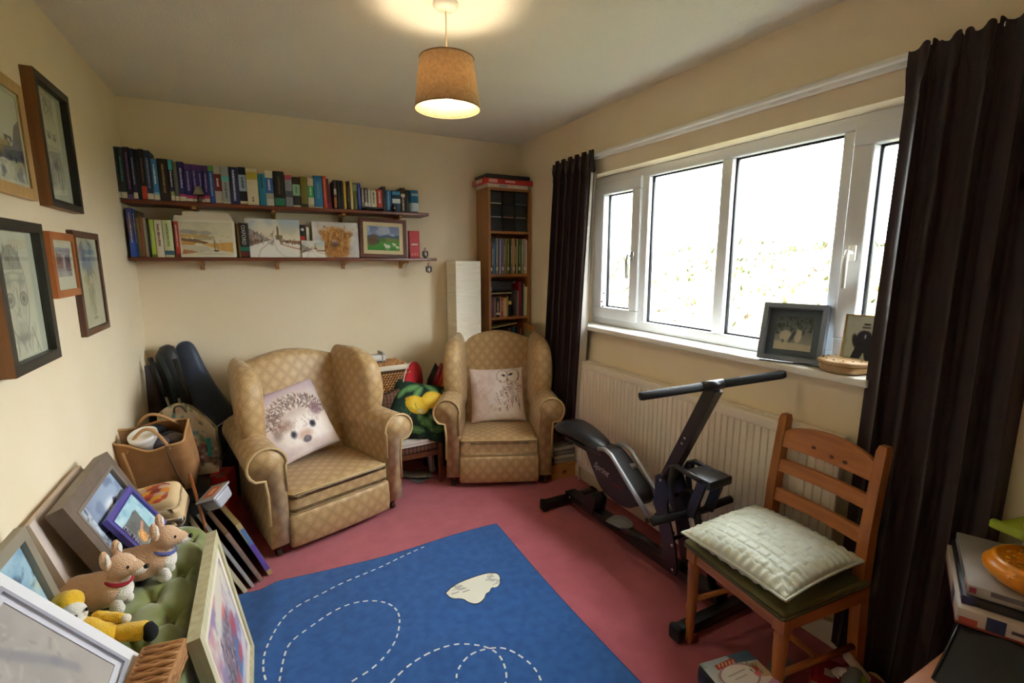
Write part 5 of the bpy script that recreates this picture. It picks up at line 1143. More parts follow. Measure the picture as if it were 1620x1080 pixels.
# zipped patterned bag
t = thing('toilet_bag', 'small cream zip bag patterned with red and orange hills', 'bag', (-.470, 2.37, .432)); t.rotation_euler = (math.radians(27), 0, math.radians(-6))
def tb(x, y, z):
    k = z / .135; return (x * (1 - .16 * k * (1 if y > 0 else .75)), y * (1 - .25 * k) + .01 * k, z + .012 * math.sin(x * 20) * k)
MB().rbox(-.13, .13, -.085, .085, 0, .135, .028, 4, fn=tb, sub=4).build('bag_body', mat('cream_canvas_cloth', 'd6b88c', rough=.85, bump=(400, .2)), t)
A = Art(90, 64, 'd9bd92'); r = random.Random(6)
for row in range(6):
    for k in range(6):
        u = (k + .5 * (row % 2)) / 5.5 + r.uniform(-.03, .03); v = .95 - row * .165
        A.ell(u, v - .06, r.uniform(.10, .16), r.uniform(.09, .13), r.choice(('a84a34', 'd88a38', 'c8503c', 'dfc49a', 'b06a58', 'c9a890', '8a3a34', 'e0a040')), .95, .12)
def tbp(u, v, o=0): x, y = -.098 + .196 * u, -.05 + .105 * v; e = (2 * u - 1) ** 6 + (2 * v - 1) ** 6; return (x, y + .008, .1385 - .008 * min(1, e) + .012 * math.sin(x * 24) * .95 + o)
b = MB(); b.grid(lambda u, v: tbp(u, v), 60, 40); o = b.build('printed_panel', painted(.8), t, fix=False); setcol(o, A.sample(np.tile(np.arange(61) / 60, 41), np.repeat(np.arange(41) / 40, 61)))
MB().tube([(-.12, -.078, .075), (0, -.084, .078), (.12, -.078, .075)], .003, 6).build('zip', mat('zip_cream', 'c9a878', rough=.6), t); MB().box(.118, .13, -.085, -.075, .06, .08).build('zip_pull', paper('e0dcd4'), t)
MB().tube([(-.125, .0, .05), (-.15, -.01, .09), (-.155, -.015, .12), (-.14, -.01, .125), (-.13, 0, .07)], .006, 8).build('carry_loop', mat('tan_leather', '9a6a44', rough=.6), t)
# floral carrier
t = thing('floral_carrier', 'floral carrier bag with clear lower half behind the jute bag', 'bag', (-.385, 2.93, .402), math.radians(-24))
A = Art(80, 96, 'c8bda4'); A.noise('b8a88c', 4, 111, .45, .7, k=.7); A.grad('6f6352', 'c8bda4', .2, .8)
for k in range(60):
    u, v = r.random(), r.uniform(.45, 1); c = r.choice(('6f8a54', '8aa070', '4a7a80', 'c89a90', 'd8b4a8', '5a7a98', 'b8a050')); A.ell(u * .8, v, r.uniform(.02, .05), r.uniform(.02, .04), c, .8, .4, r.uniform(0, 3))
for k in range(60): A.ell(r.uniform(.5, 1), r.uniform(.1, .5), r.uniform(.02, .05), r.uniform(.015, .04), r.choice(('5a2a2c', '8a5a58', 'c8c4c0', '3a2a28', '77706a')), .7, .4, r.uniform(0, 3))
def fl(u, v, s): a = 2 * u - 1; top = .365 - .09 * a * a - .04 * a; return (a * .145, s * (.012 + .045 * (1 - v) * (1 - a * a)) + .01 * math.sin(v * 7 + u * 5), v * top)
b = MB(); b.grid(lambda u, v: fl(u, v, -1), 60, 60); n = len(b.v); b.grid(lambda u, v: fl(1 - u, v, 1), 60, 60)
o = b.build('bag_body', painted(.35), t, fix=False); g = np.arange(61) / 60; cl_ = A.sample(np.tile(g, 61), np.repeat(g, 61)); setcol(o, np.vstack([cl_, cl_]))
MB().tube([(-.02 + .03 * math.cos(q), -.02 - .01 * math.sin(q), .33 + .035 * math.sin(q)) for q in [math.pi * i / 10 for i in range(11)]], .005, 8).build('handle', mat('grey_cord', '5a564c', rough=.7), t)
MB().box(.10, .12, -.03, -.026, .09, .19).build('teal_label', paper('2c8a84'), t)
# gig bag and poles in the corner
M_GIG = mat('blue_black_nylon', '2b3a54', rough=.5, noise=(5, '1c2636', 4), bump=(200, .15), sheen=.3)
t = thing('guitar_gig_bag', 'padded navy guitar gig bag leaning in the corner', 'guitar bag', (-.26, 3.36, 0))
spine = [(.04, 0, .02), (.045, .0, .12), (.03, .01, .26), (.0, .025, .42), (-.045, .045, .56), (-.085, .06, .68), (-.12, .075, .80), (-.155, .09, .92), (-.17, .095, 1.0), (-.175, .098, 1.025)]
wd = [.12, .155, .165, .145, .115, .09, .07, .065, .055, .02]; th = [.045, .055, .055, .055, .05, .045, .04, .038, .034, .012]
rings = []
for (x, y, z), a, c in zip(spine, wd, th):
    rings.append([(x + a * math.cos(q) * (abs(math.cos(q)) ** -.25 if abs(math.cos(q)) > .05 else 1) * .92, y + c * math.sin(q), z + a * .25 * math.cos(q)) for q in [2 * math.pi * i / 28 for i in range(28)]])
b = MB(); b.loft(rings); o = b.build('padded_body', M_GIG, t); sb = o.modifiers.new('soft', 'SUBSURF'); sb.levels = 1; sb.render_levels = 2
MB().tube([(x - a * .9, y - c * .55, z) for (x, y, z), a, c in zip(spine, wd, th)][1:-1], .0035, 6).build('zip', mat('zip_black', '0c0e14', rough=.4), t)
MB().tube([(-.02, -.045, .30), (.02, -.075, .36), (.06, -.06, .46)], .009, 8).build('carry_handle', M_GIG, t)
t = thing('instrument_case', 'black hooded case behind the gig bag in the corner', 'case', (-.50, 3.44, 0))
rings = []
for z, x, a in ((.01, .06, .085), (.3, .05, .09), (.6, .02, .085), (.85, -.01, .075), (.95, -.015, .06), (1.0, -.012, .035), (1.012, -.01, .01)):
    rings.append([(x + a * math.cos(q), .045 * math.sin(q) * min(1, a / .05), z) for q in [2 * math.pi * i / 24 for i in range(24)]])
b = MB(); b.loft(rings); o = b.build('hooded_body', mat('black_nylon', '14161a', rough=.5, bump=(150, .2), sheen=.2), t); MB().tube([(-.03, -.05, .9), (.0, -.055, .7), (.03, -.055, .5)], .006, 6).build('green_piping', mat('dark_teal_piping', '1f3c3a', rough=.6), t)
t = thing('brown_panel', 'dark brown board standing against the corner wall', 'board', M=frameM((-.555, 3.36, 0.003), (.9, .42, 0), (-.05, .1, 1)))
MB().box(-.065, .065, -.006, .006, 0, .90).build('board', paper('3c2c24', .6), t); MB().box(-.066, -.055, -.008, .008, 0, .93).build('edge_strip', M_BLK, t)
for k, (p0, p1, p2, lab) in enumerate((((-.575, 3.30, .965), (-.515, 3.24, .745), (-.40, 3.10, .30), 'walking pole with a black grip, nearest the left wall'), ((-.525, 3.28, .975), (-.455, 3.22, .735), (-.36, 3.10, .32), 'walking pole with a dark green grip in the corner'), ((-.46, 3.28, .95), (-.392, 3.2, .69), (-.335, 3.10, .40), 'walking pole with a brown-black grip beside the gig bag'))):
    t = thing('walking_pole', lab, 'pole', p2, group='walking poles in the corner'); q = lambda p: tuple(a - c for a, c in zip(p, p2))
    e = tuple(a + (a - c) * .9 for a, c in zip(p2, p1)); e = (max(e[0], -.35) if False else e[0], e[1], max(.012, e[2]))
    MB().tube([q(p0), tuple((a + c) / 2 for a, c in zip(q(p0), q(p1))), q(p1)], [.012, .014, .010], 10).build('grip', mat(('grip_black', 'grip_green', 'grip_brown')[k], ('14161a', '1c2a28', '1e1a18')[k], rough=.6), t)
    MB().tube([q(p1), q(p2), q(e)], .0068, 8).build('shaft', mat('silver_bronze', 'b8a890', rough=.3, metal=.8), t)
t = thing('thin_rod', 'thin pale rod lying between gig bag and armchair', 'rod', (-.36, 3.18, .50))
MB().tube([(0, 0, 0), (.16, .01, .10), (.21, .012, .135)], .0035, 8).build('rod', paper('cfc8b8', .4), t); MB().ball((0, 0, 0), .005).build('tip', M_BLK, t)
# red decorated box and odds
t = thing('red_box', 'red patterned carton wedged beside the jute bag', 'box', (-.268, 2.86, 0), math.radians(-18))
MB().box(-.045, .06, -.06, .06, 0, .40).build('carton', paper('a3221e', .45), t)
b = MB()
for k in range(6): b.ball((-.01 + .05 * r.random(), -.07 + .06 * r.random(), .40), (.012, .012, .002))
o = b.build('printed_motif', paper('5a5650'), t); o['kind'] = 'stuff'
t = thing('plastic_tub', 'clear plastic food tub with an orange label on the frames', 'tub', M=frameM((-.235, 2.49, .385), (.5, .85, .25), (-.42, -.05, .9)))
cp = mat('cloudy_plastic', 'b4b4bc', rough=.2, coat=.3)
MB().rbox(-.055, .055, -.045, .045, 0, .06, .014, 3, fn=lambda x, y, z: (x * (.88 + 2 * z), y * (.88 + 2 * z), z)).build('tub', cp, t); MB().rbox(-.062, .062, -.052, .052, .06, .072, .006, 3).build('lid', cp, t)
MB().box(-.036, .036, -.028, .028, .0722, .0734).build('orange_label', paper('c8623c'), t); MB().box(-.02, .02, -.012, .012, .0734, .0738).build('label_mark', paper('e0b090'), t)
# frames stacked beside the armchair
dr = Vector((-.32, .947, 0)); up = Vector((-.40, -.02, .92))
def stacked(label, P, w, h, th, edge, face, rim, lean=1.0):
    u_ = Vector((up.x * lean, up.y, up.z)); M = frameM(Vector(P) + dr * (w / 2), dr, u_)
    t = thing('stacked_picture', label, 'picture', M=M, group='pictures stacked beside the armchair')
    b = MB(); x = w / 2; f = .022
    for (a0, a1, c0, c1) in ((-x, x, 0, f), (-x, x, h - f, h), (-x, -x + f, f, h - f), (x - f, x, f, h - f)): b.box(a0, a1, -th, 0, c0, c1)
    b.build('frame', edge, t); MB().box(-x + f, x - f, -th * .75, -th * .2, f, h - f).build('picture_board', face, t)
    MB().box(-x + .002, x - .002, 0, .002, .002, h - .002).build('backing', rim, t); return t
ol = wood('olive_wood_edge', '8a6a34', '74562a', 'x'); dkb = wood('dark_edge', '3a2a20', '2c2018', 'x')
s1 = stacked('cream-faced canvas on the outside of the frame stack', (-.065, 2.42, .002), .50, .335, .022, wood('pale_stretcher', 'c2ab78', 'ae9664', 'x'), mat('cream_board', 'c9bf9e', rough=.8), dkb, .92)
MB().box(-.2505, -.2495, -.021, -.001, .03, .22).build('purple_spine_print', paper('6a50a8'), s1); MB().box(-.2506, -.2494, -.021, -.004, .2, .3).build('blue_spine_print', paper('5a7ab0'), s1)
stacked('brown-edged picture second in the frame stack', (-.102, 2.385, .002), .46, .32, .018, wood('grey_brown_edge', '9a8270', '846c5c', 'x'), dkb, dkb)
stacked('thin silver-edged picture third in the frame stack', (-.136, 2.355, .002), .44, .32, .014, mat('silver_edge', 'a8a6a0', rough=.35), mat('pale_card', 'c8c4bc', rough=.7), dkb)
stacked('cream-edged picture fourth in the frame stack', (-.168, 2.33, .002), .46, .335, .018, mat('cream_edge', 'd2c59e', rough=.6), mat('cream_board', 'c9bf9e'), ol)
stacked('small glass-fronted picture innermost in the frame stack', (-.208, 2.36, .002), .34, .25, .014, mat('pewter_edge', '8e8c84', rough=.4), dkb, dkb)
t = thing('wooden_dowel', 'long orange wooden dowel leaning on the frame stack', 'dowel', (-.232, 2.30, .008))
MB().tube([(0, 0, 0), (-.125, .30, .50)], .0075, 10).build('dowel', wood('orange_dowel', 'a8683c', '955a32', 'z'), t); MB().ball((-.125, .30, .50), .0076).build('rounded_end', wood('orange_dowel', 'a8683c', '955a32', 'z'), t)
# ================================================================== between the armchairs
M_OAK = wood('stool_oak', '6a3f24', '54301a', 'z')
def plaid(name, c1, c2, c3, s=38.0):
    m = mat(name, c1, rough=.9, bump=(400, .2)); nt = m.node_tree; p = nt.nodes['Principled BSDF']; co = N(nt, 'ShaderNodeTexCoord'); sp = N(nt, 'ShaderNodeSeparateXYZ'); nt.links.new(co.outputs['Object'], sp.inputs[0])
    def stripe(o, w, k=s): return mathn(nt, 'LESS_THAN', mathn(nt, 'FRACT', mathn(nt, 'MULTIPLY', o, k)), w)
    a = mixc(nt, mathn(nt, 'MULTIPLY', stripe(sp.outputs[0], .45), .6), hexc(c1), hexc(c2)); a = mixc(nt, mathn(nt, 'MULTIPLY', stripe(mathn(nt, 'ADD', sp.outputs[2], sp.outputs[1]), .45), .6), a, hexc(c2)); a = mixc(nt, mathn(nt, 'MULTIPLY', stripe(mathn(nt, 'ADD', sp.outputs[0], .004), .1), .8), a, hexc(c3))
    nt.links.new(a, p.inputs['Base Color']); return m
M_PLAID = plaid('brown_plaid', '6a4a36', '3c2a22', '9a6a48')
t = thing('low_stool', 'low wooden stool with a plaid seat between the armchairs', 'stool', (.84, 3.22, 0))
sx, sy = .175, .205
for a in (-1, 1):
    for c in (-1, 1): MB().rbox(a * sx - .016, a * sx + .016, c * sy - .016, c * sy + .016, 0, .345, .004, 2).build('leg', M_OAK, t)
for c in (-1, 1): MB().box(-sx, sx, c * sy - .01, c * sy + .01, .20, .235).build('rail', M_OAK, t); MB().box(c * sx - .01, c * sx + .01, -sy, sy, .20, .235).build('rail', M_OAK, t)
MB().rbox(-sx + .018, sx - .018, -sy - .014, sy + .01, .236, .292, .012, 3).build('seat_pad', M_PLAID, t)
t = thing('white_board', 'white boxed game lying on the low stool', 'board', (.845, 3.13, .2925), math.radians(3))
MB().box(-.155, .155, -.14, .13, 0, .034).build('board', paper('d8d2c6', .5), t); MB().box(-.156, .156, -.141, .131, .015, .018).build('lid_line', paper('8a8078'), t)
# lidded wicker hamper
M_SEAG = mat('seagrass', 'cc9660', rough=.7, noise=(50, 'a87444', 4))
t = thing('wicker_hamper', 'wicker hamper with white-edged lid behind the lemon cushion', 'basket', (.715, 3.37, .29), math.radians(5)); w, d, h = .30, .24, .505
HX, HY = w / 2, d / 2
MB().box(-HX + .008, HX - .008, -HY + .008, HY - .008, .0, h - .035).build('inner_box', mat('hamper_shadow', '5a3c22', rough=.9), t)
o = None; b = MB(); nrow = 26; ncol = 15
for rr in range(nrow):
    z = .01 + rr * (h - .06) / nrow
    for c in range(ncol):
        x = -HX + (c + .5 * (rr % 2)) * w / (ncol - .5); dz = .010
        b.tube([(x - .003, -HY + .004, z - .002), (x + .008, -HY - .006, z + dz * .5), (x + .021, -HY + .003, z + dz)], [.0035, .0062, .0035], 6)
    for c in range(10):
        y = -HY + (c + .5 * (rr % 2)) * d / 9.5
        b.tube([(HX - .004, y - .003, z - .002), (HX + .006, y + .008, z + .005), (HX - .003, y + .02, z + .01)], [.0035, .0062, .0035], 6); b.tube([(-HX + .004, y - .003, z - .002), (-HX - .006, y + .008, z + .005), (-HX + .003, y + .02, z + .01)], [.0035, .0062, .0035], 6)
o = b.build('woven_sides', M_SEAG, t, fix=False); o['kind'] = 'stuff'
b = MB()
for rr in range(12):
    for c in range(15):
        x = -HX + .01 + (c + .5 * (rr % 2)) * (w - .02) / 15; y = -HY + .012 + rr * (d - .024) / 12
        b.tube([(x - .004, y, h - .006), (x + .007, y + .006, h + .004), (x + .02, y + .011, h - .005)], [.0035, .006, .0035], 6)
o = b.build('woven_lid_top', M_SEAG, t, fix=False); o['kind'] = 'stuff'
MB().rbox(-HX - .008, HX + .008, -HY - .010, -HY + .008, h - .034, h, .004, 2).rbox(HX - .01, HX + .008, -HY - .01, HY + .01, h - .034, h, .004, 2).rbox(-HX - .008, -HX + .01, -HY - .01, HY + .01, h - .034, h, .004, 2).box(-HX, HX, -HY, HY + .008, h - .03, h - .006).build('lid_band', paper('d6cbb6', .8), t)
t = thing('white_storage_box', 'long white box with clips on top of the wicker hamper', 'box', (.655, 3.40, .802), math.radians(8))
MB().rbox(-.13, .085, -.04, .04, 0, .05, .004, 2).build('box', paper('d3d0c6', .4), t); MB().box(-.13, .086, -.0415, .0415, .0, .008).build('dark_base', M_BLK2, t); MB().box(.066, .075, -.043, .043, .0, .07).build('end_clip', paper('9a968c', .4), t); MB().box(.085, .092, -.036, .036, .004, .056).build('end_panel', paper('c3c6cc', .4), t); MB().box(-.13, .06, -.0408, -.04, .014, .018).build('gold_line', paper('b0a070'), t)
# round red cushion
t = thing('round_cushion', 'round red cushion with a pale patterned side', 'cushion', M=frameM((.925, 3.36, .455), (.62, .78, 0), (.10, .06, 1)))
b = MB()
prof = [(1e-5, .052), (.06, .05), (.11, .04), (.15, .022), (.168, .0)]
b.lathe(prof, 32, M=Matrix.Translation((0, 0, .168)) @ Matrix.Rotation(math.pi / 2, 4, 'X')); b.build('red_side', mat('red_cotton', 'b81e26', rough=.85, bump=(40, .2)), t)
b = MB(); b.lathe([(.168, 0), (.168, -.004), (.15, -.03), (.11, -.052), (.06, -.062), (1e-5, -.064)], 32, M=Matrix.Translation((0, 0, .168)) @ Matrix.Rotation(math.pi / 2, 4, 'X')); b.build('pale_side', mat('pale_chenille', 'b9b4a8', rough=.9, noise=(25, '8d97a0', 4)), t)
MB().tube([(.168 * math.cos(q), 0, .168 + .168 * math.sin(q)) for q in [2 * math.pi * i / 40 for i in range(40)]], .004, 6, closed=True).build('seam', paper('d8d0c4', .8), t)
# lemon cushion and plaid blanket
A = Art(128, 128, '12261f'); A.noise('1c3a2c', 5, 121, .45, .65, k=.8)
for u, v, a, s in ((.30, .84, .6, .16), (.42, .78, 1.2, .14), (.62, .92, 2.6, .16), (.86, .62, 1.5, .15), (.80, .40, .4, .16), (.68, .26, -.5, .16), (.86, .20, .3, .15), (.55, .30, -1, .13), (.90, .82, 2.2, .13), (.15, .72, 1.0, .12), (.5, .12, 0, .15)):
    A.ell(u, v, s, s * .45, '4a7a4a', .9, .12, a); A.ell(u, v, s * .8, s * .3, '6a9a5c', .6, .3, a); A.line([(u - s * .8 * math.cos(a), v - s * .8 * math.sin(a)), (u + s * .8 * math.cos(a), v + s * .8 * math.sin(a))], .005, 'a8c890', .6)
A.ell(.44, .54, .21, .15, 'e0b020', .98, .06, -.35); A.ell(.42, .57, .15, .1, 'f0cf4c', .8, .4, -.35); A.ell(.68, .68, .19, .16, 'dcaa1e', .98, .06, .5); A.ell(.66, .71, .13, .11, 'f0ce50', .8, .4, .5); A.ell(.26, .62, .04, .03, 'd8a820', .95, .3, -.4); A.strokes(60, (.1, 1), (.0, .5), .09, ['2a5a3a', '5a8a54', '8aa850', '16301f'], .6, .006, (.2, 2.9), 6); A.ell(.52, .44, .05, .04, 'd8dcd8', .7, .5)
cushion('cushion', 'dark green cushion printed with lemons and leaves', .40, .40, .11, A, mat('dark_green_cloth', '14261e', rough=.85), frameM((.84, 3.02, .335), (.93, -.30, -.22), (-.02, .55, .80)), n=90, seed=12, wr=.003)
t = thing('plaid_blanket', 'folded brown plaid blanket tucked behind the lemon cushion', 'blanket', (.74, 3.20, .33), math.radians(8))
MB().rbox(-.14, .13, -.028, .03, 0, .30, .02, 3, fn=lambda x, y, z: (x, y + .01 * math.sin(x * 30) + .12 * (z - .1) * 0, z + .012 * math.sin(x * 22)), sub=6).build('folded_cloth', M_PLAID, t); MB().rbox(-.138, .128, .03, .05, 0, .28, .01, 2).build('inner_fold', M_PLAID, t)
# gift bags behind the right-hand armchair
t = thing('dark_carrier', 'dark carrier bag of bright wrapping beside the right armchair', 'bag', (1.10, 3.30, 0), math.radians(-20))
b = MB(); rg = []
for z, k in ((.0, .9), (.25, 1.0), (.45, .95), (.62, .8), (.74, .45)): rg.append([((.13 * k) * math.cos(q) + .05 * (z / .74) ** 2, .07 * k * math.sin(q), z + .05 * math.cos(q * 2) * z) for q in [2 * math.pi * i / 24 for i in range(24)]])
b.loft(rg); b.build('bag_body', mat('black_gloss_plastic', '1c1f1c', rough=.3, bump=(25, .8)), t)
for k, (c, x, z, nm) in enumerate((('b83a1e', .0, .66, 'orange_wrap'), ('d87a1e', .02, .63, 'amber_wrap'), ('24369a', -.06, .55, 'blue_tube'), ('8c1c2a', -.02, .70, 'red_wrap'), ('1f7a44', -.05, .60, 'green_wrap'))):
    MB().tube([(x, -.07, z - .09), (x + .03, -.075, z), (x + .06, -.06, z + .08)], [.016, .02, .014], 10).build(nm, mat(nm, c, rough=.4, bump=(40, .5)), t)
t = thing('white_bottle', 'white plastic bottle standing by the right armchair', 'bottle', (1.015, 3.20, .0)); t.rotation_euler = (0, math.radians(-6), 0)
MB().lathe([(.022, 0), (.024, .02), (.024, .40), (.012, .45), (.011, .48)], 18).build('bottle', paper('c9c4bc', .4), t); MB().lathe([(.014, .47), (.014, .51), (.008, .52)], 14).build('cap', paper('e4e0da', .4), t)
t = thing('paper_pile', 'papers and cards lying on the carpet under the stool', 'paper', (.86, 3.16, 0)); r = random.Random(15)
for k in range(5): MB().box(-.07, .07, -.045, .045, k * .006, k * .006 + .004, M=Matrix.Translation((r.uniform(-.05, .05), r.uniform(-.05, .05), 0)) @ Matrix.Rotation(r.uniform(-1, 1), 4, 'Z')).build('sheet', paper(('8a8f94', 'c8c4ba', 'b89a80', '9aa4a8', 'd0ccc2')[k]), t)
# pine drawer box with sun cut-out, trays on it
M_PINE = wood('honey_pine', 'c48a4e', 'b37a40', 'x'); M_PINEZ = wood('orange_pine', 'b36e34', '9c5a28', 'z', coat=.2); M_PINEX = wood('orange_pine_x', 'b9743a', 'a05e2b', 'x', coat=.2); M_PINEY = wood('orange_pine_y', 'b36e34', '9c5a28', 'y', coat=.2)
t = thing('pine_box', 'low pine box with a sun cut-out beside the armchair', 'box', (1.80, 2.66, 0), math.radians(-4))
MB().box(-.10, .10, 0, .16, 0, .085).build('box', M_PINE, t); MB().rbox(-.105, .105, -.006, .165, .085, .105, .003, 2).build('lid', M_PINE, t)
b = MB(); b.lathe([(.010, 0), (.010, .001)], 16, M=Matrix.Translation((0, -.0004, .045)) @ Matrix.Rotation(math.pi / 2, 4, 'X'))
for k in range(8): q = k * math.pi / 4; b.box(-.0025, .0025, -.0012, -.0002, .016, .024, M=Matrix.Translation((0, 0, .045)) @ Matrix.Rotation(q, 4, 'Y'))
o = b.build('sun_cutout', paper('241a14'), t); o['kind'] = 'stuff'
t = thing('grey_trays', 'stack of pale grey trays on the pine box', 'tray', (1.815, 2.735, .1055), math.radians(-6))
for k in range(4): MB().rbox(-.085, .08, -.06, .07, k * .03, k * .03 + .026, .006, 2).build('tray', paper(('9d9892', 'b9b2aa', '8e8a88', 'a8a29c')[k], .5), t)

# ================================================================== rowing exerciser
M_BM = mat('black_gloss_steel', '17181b', rough=.32, spec=.6); M_BR = mat('black_rubber', '1b1c1f', rough=.75, bump=(300, .3)); M_SIL = mat('silver_paint', 'a9adb4', rough=.3, metal=.6); M_SHR = mat('black_shroud_plastic', '201c20', rough=.45); M_VIN = mat('black_vinyl', '1a1b1f', rough=.28, bump=(350, .12)); M_BOLT = mat('bolt_chrome', 'c0bcb4', rough=.25, metal=1)
ex = thing('exercise_rower', 'black folding rowing exerciser in front of the radiator', 'exercise machine', (1.62, 1.8, 0))
E_ = lambda x, y, z: (x - 1.62, y - 1.8, z)
def ebox(name, m, x0, x1, y0, y1, z0, z1, r=.006): return MB().rbox(x0 - 1.62, x1 - 1.62, y0 - 1.8, y1 - 1.8, z0, z1, r, 2).build(name, m, ex)
def etube(name, m, pts, r, n=12): return MB().tube([E_(*p) for p in pts], r, n).build(name, m, ex)
rs = ebox('rear_stabiliser', M_BM, 1.445, 1.80, 2.32, 2.37, .012, .058); fs_ = ebox('front_stabiliser', M_BM, 1.385, 1.83, 1.195, 1.245, .012, .058)
for x0, y in ((1.425, 2.315), (1.795, 2.315), (1.362, 1.19), (1.825, 1.19)): ebox('rubber_end_cap', M_BR, x0, x0 + .03, y, y + .06, .0, .064, .01)
MB().loft([[E_(1.62 - .035, 2.33, .055), E_(1.62 + .035, 2.33, .055), E_(1.62 + .035, 2.33, .098), E_(1.62 - .035, 2.33, .098)], [E_(1.655 - .035, 1.235, .055), E_(1.655 + .035, 1.235, .055), E_(1.655 + .035, 1.235, .098), E_(1.655 - .035, 1.235, .098)]], smooth=False).build('main_rail', M_BM, ex)
for p in ((1.585, 2.28), (1.595, 2.12), (1.625, 1.45)): MB().ball(E_(p[0], p[1], .078), (.006, .008, .008)).build('bolt', M_BOLT, ex)
# swinging body with shroud
sh = [(2.122, .467), (2.02, .50), (1.926, .511), (1.821, .453), (1.722, .393), (1.675, .345), (1.69, .30), (1.735, .272), (1.80, .258), (1.887, .262), (1.969, .285), (2.041, .366), (2.091, .429)]
sho = MB().prism([(y - 1.8, z) for y, z in smooth_path(sh + [sh[0]], 2)[:-1]], -.055, .055, 'x', smooth=False).build('shroud', M_SHR, ex)
text_mesh('lettering', 'Sprint', .052, paper('c8bcb8'), sho, Matrix.Translation((-.0562, .165, .392)) @ Matrix.Rotation(math.radians(-90), 4, 'Z') @ TXT_FRONT @ Matrix.Rotation(math.radians(-6), 4, 'Z'), shear=.4, sx=1.0)
b = MB()
for k in range(11): b.box(-.0562, -.055, .30 - k * .013, .306 - k * .013, .462 - k * .0, .474)
o = b.build('small_lettering', paper('6a6468'), sho); o['kind'] = 'stuff'
MB().box(-.0561, -.055, -.02, .06, .345, .362).build('red_flash', paper('5c1a1c'), sho)
for xs in (-.066, .066):
    etube('side_tube', M_SIL, [(1.62 + xs, 1.975, .505), (1.62 + xs, 1.925, .520), (1.62 + xs, 1.868, .508), (1.62 + xs, 1.80, .458), (1.62 + xs, 1.70, .388), (1.62 + xs, 1.575, .30)], .012)
ebox('cross_block', M_SIL, 1.64, 1.672, 1.80, 1.83, .43, .46); etube('adjuster_knob', M_BR, [(1.62, 1.82, .40), (1.665, 1.82, .40)], .011)
etube('lower_axle', M_BM, [(1.535, 1.575, .295), (1.71, 1.575, .295)], .012); etube('link_arm', M_BM, [(1.62, 1.60, .30), (1.63, 1.50, .235)], .014)
# rear roller
b = MB(); b.lathe([(.02, -.03), (.042, -.028), (.045, 0), (.042, .028), (.02, .03)], 24, M=Matrix.Translation(E_(1.62, 2.075, .145)) @ Matrix.Rotation(math.pi / 2, 4, 'Y')); b.build('roller_wheel', M_BR, ex)
for xs in (-.04, .04): MB().prism([(2.13 - 1.8, .085), (2.04 - 1.8, .085), (2.02 - 1.8, .18), (2.06 - 1.8, .2), (2.11 - 1.8, .17)], xs - .004, xs + .004, 'x').build('roller_bracket', M_BM, ex)
# saddle
def sad(q, v):
    a = 2 * math.pi * q; L = v; wd = .115 - .06 * L ** 1.3 if v < .98 else .05
    return wd
rings = []
for k in range(13):
    v = k / 12; y = 2.415 - .44 * v; e = math.sqrt(max(.03, 1 - (abs(2 * v - 1)) ** 5)); wd = (.122 - .062 * v ** 1.2) * e; hh = (.038 + .006 * math.sin(v * 6)) * e; zc = .492 + .022 * math.sin(v * 3.0) - .014 * v + .012 * (1 - v) ** 3
    rings.append([(wd * math.cos(q) * abs(math.cos(q)) ** -.2 if abs(math.cos(q)) > .02 else 0, y - 1.8, zc + hh * math.sin(q) * (1 if math.sin(q) > 0 else .8)) for q in [2 * math.pi * i / 24 for i in range(24)]])
b = MB(); b.loft(rings); sd = b.build('saddle', M_VIN, ex); MB().box(-.05, .05, .22, .52, .44, .458).build('saddle_plate', M_BM, sd)
etube('saddle_post', M_BM, [(1.62, 2.05, .46), (1.62, 2.02, .40)], .02)
# front mast
for xs in (-.052, .052):
    pl = [(1.565, .52), (1.53, .545), (1.495, .525), (1.475, .45), (1.485, .40), (1.455, .32), (1.42, .23), (1.40, .095), (1.455, .095), (1.475, .20), (1.52, .31), (1.575, .39), (1.56, .45)]
    MB().prism([(y - 1.8, z) for y, z in smooth_path(pl + [pl[0]], 2)[:-1]], xs - .005, xs + .005, 'x').build('mast_plate', M_BM, ex)
    MB().prism([(1.50 - 1.8, .30), (1.53 - 1.8, .30), (1.475 - 1.8, .1), (1.45 - 1.8, .1)], xs - .004, xs + .004, 'x').build('strut', M_BM, ex)
    for p in ((1.53, .51), (1.44, .235), (1.43, .12)): MB().ball((xs * 1.1, p[0] - 1.8, p[1]), (.004, .008, .008)).build('bolt', M_BOLT, ex)
for z, y in ((.25, 1.46), (.42, 1.52), (.51, 1.53)): etube('cross_pin', M_BM, [(1.565, y, z), (1.675, y, z)], .009)
post0, post1 = Vector((1.615, 1.535, .515)), Vector((1.58, 1.285, 1.0))
d_ = (post1 - post0).normalized(); sxv = Vector((1, 0, 0)); n_ = d_.cross(sxv).normalized()
MB().loft([[tuple(Vector(E_(*p)) + sxv * a * .022 + n_ * c * .026) for a, c in ((-1, -1), (1, -1), (1, 1), (-1, 1))] for p in (post0 - d_ * .06, post1)], smooth=False).build('handle_post', M_BM, ex)
for f in (.42, .48): p = post0.lerp(post1, f); MB().ball(E_(p.x - .024, p.y, p.z), (.004, .007, .007)).build('bolt', M_BOLT, ex)
hb0, hb1 = Vector((1.292, 1.397, .976)), Vector((1.845, 1.174, 1.052)); hc = (hb0 + hb1) / 2
etube('grip', M_BR, [hb0, hb0.lerp(hb1, .02), hb0.lerp(hb1, .44)], [.015, .0175, .0175], 16); etube('grip', M_BR, [hb0.lerp(hb1, .56), hb0.lerp(hb1, .98), hb1], [.0175, .0175, .015], 16)
etube('handlebar_sleeve', M_BM, [hb0.lerp(hb1, .43), hb0.lerp(hb1, .57)], .0205, 16)
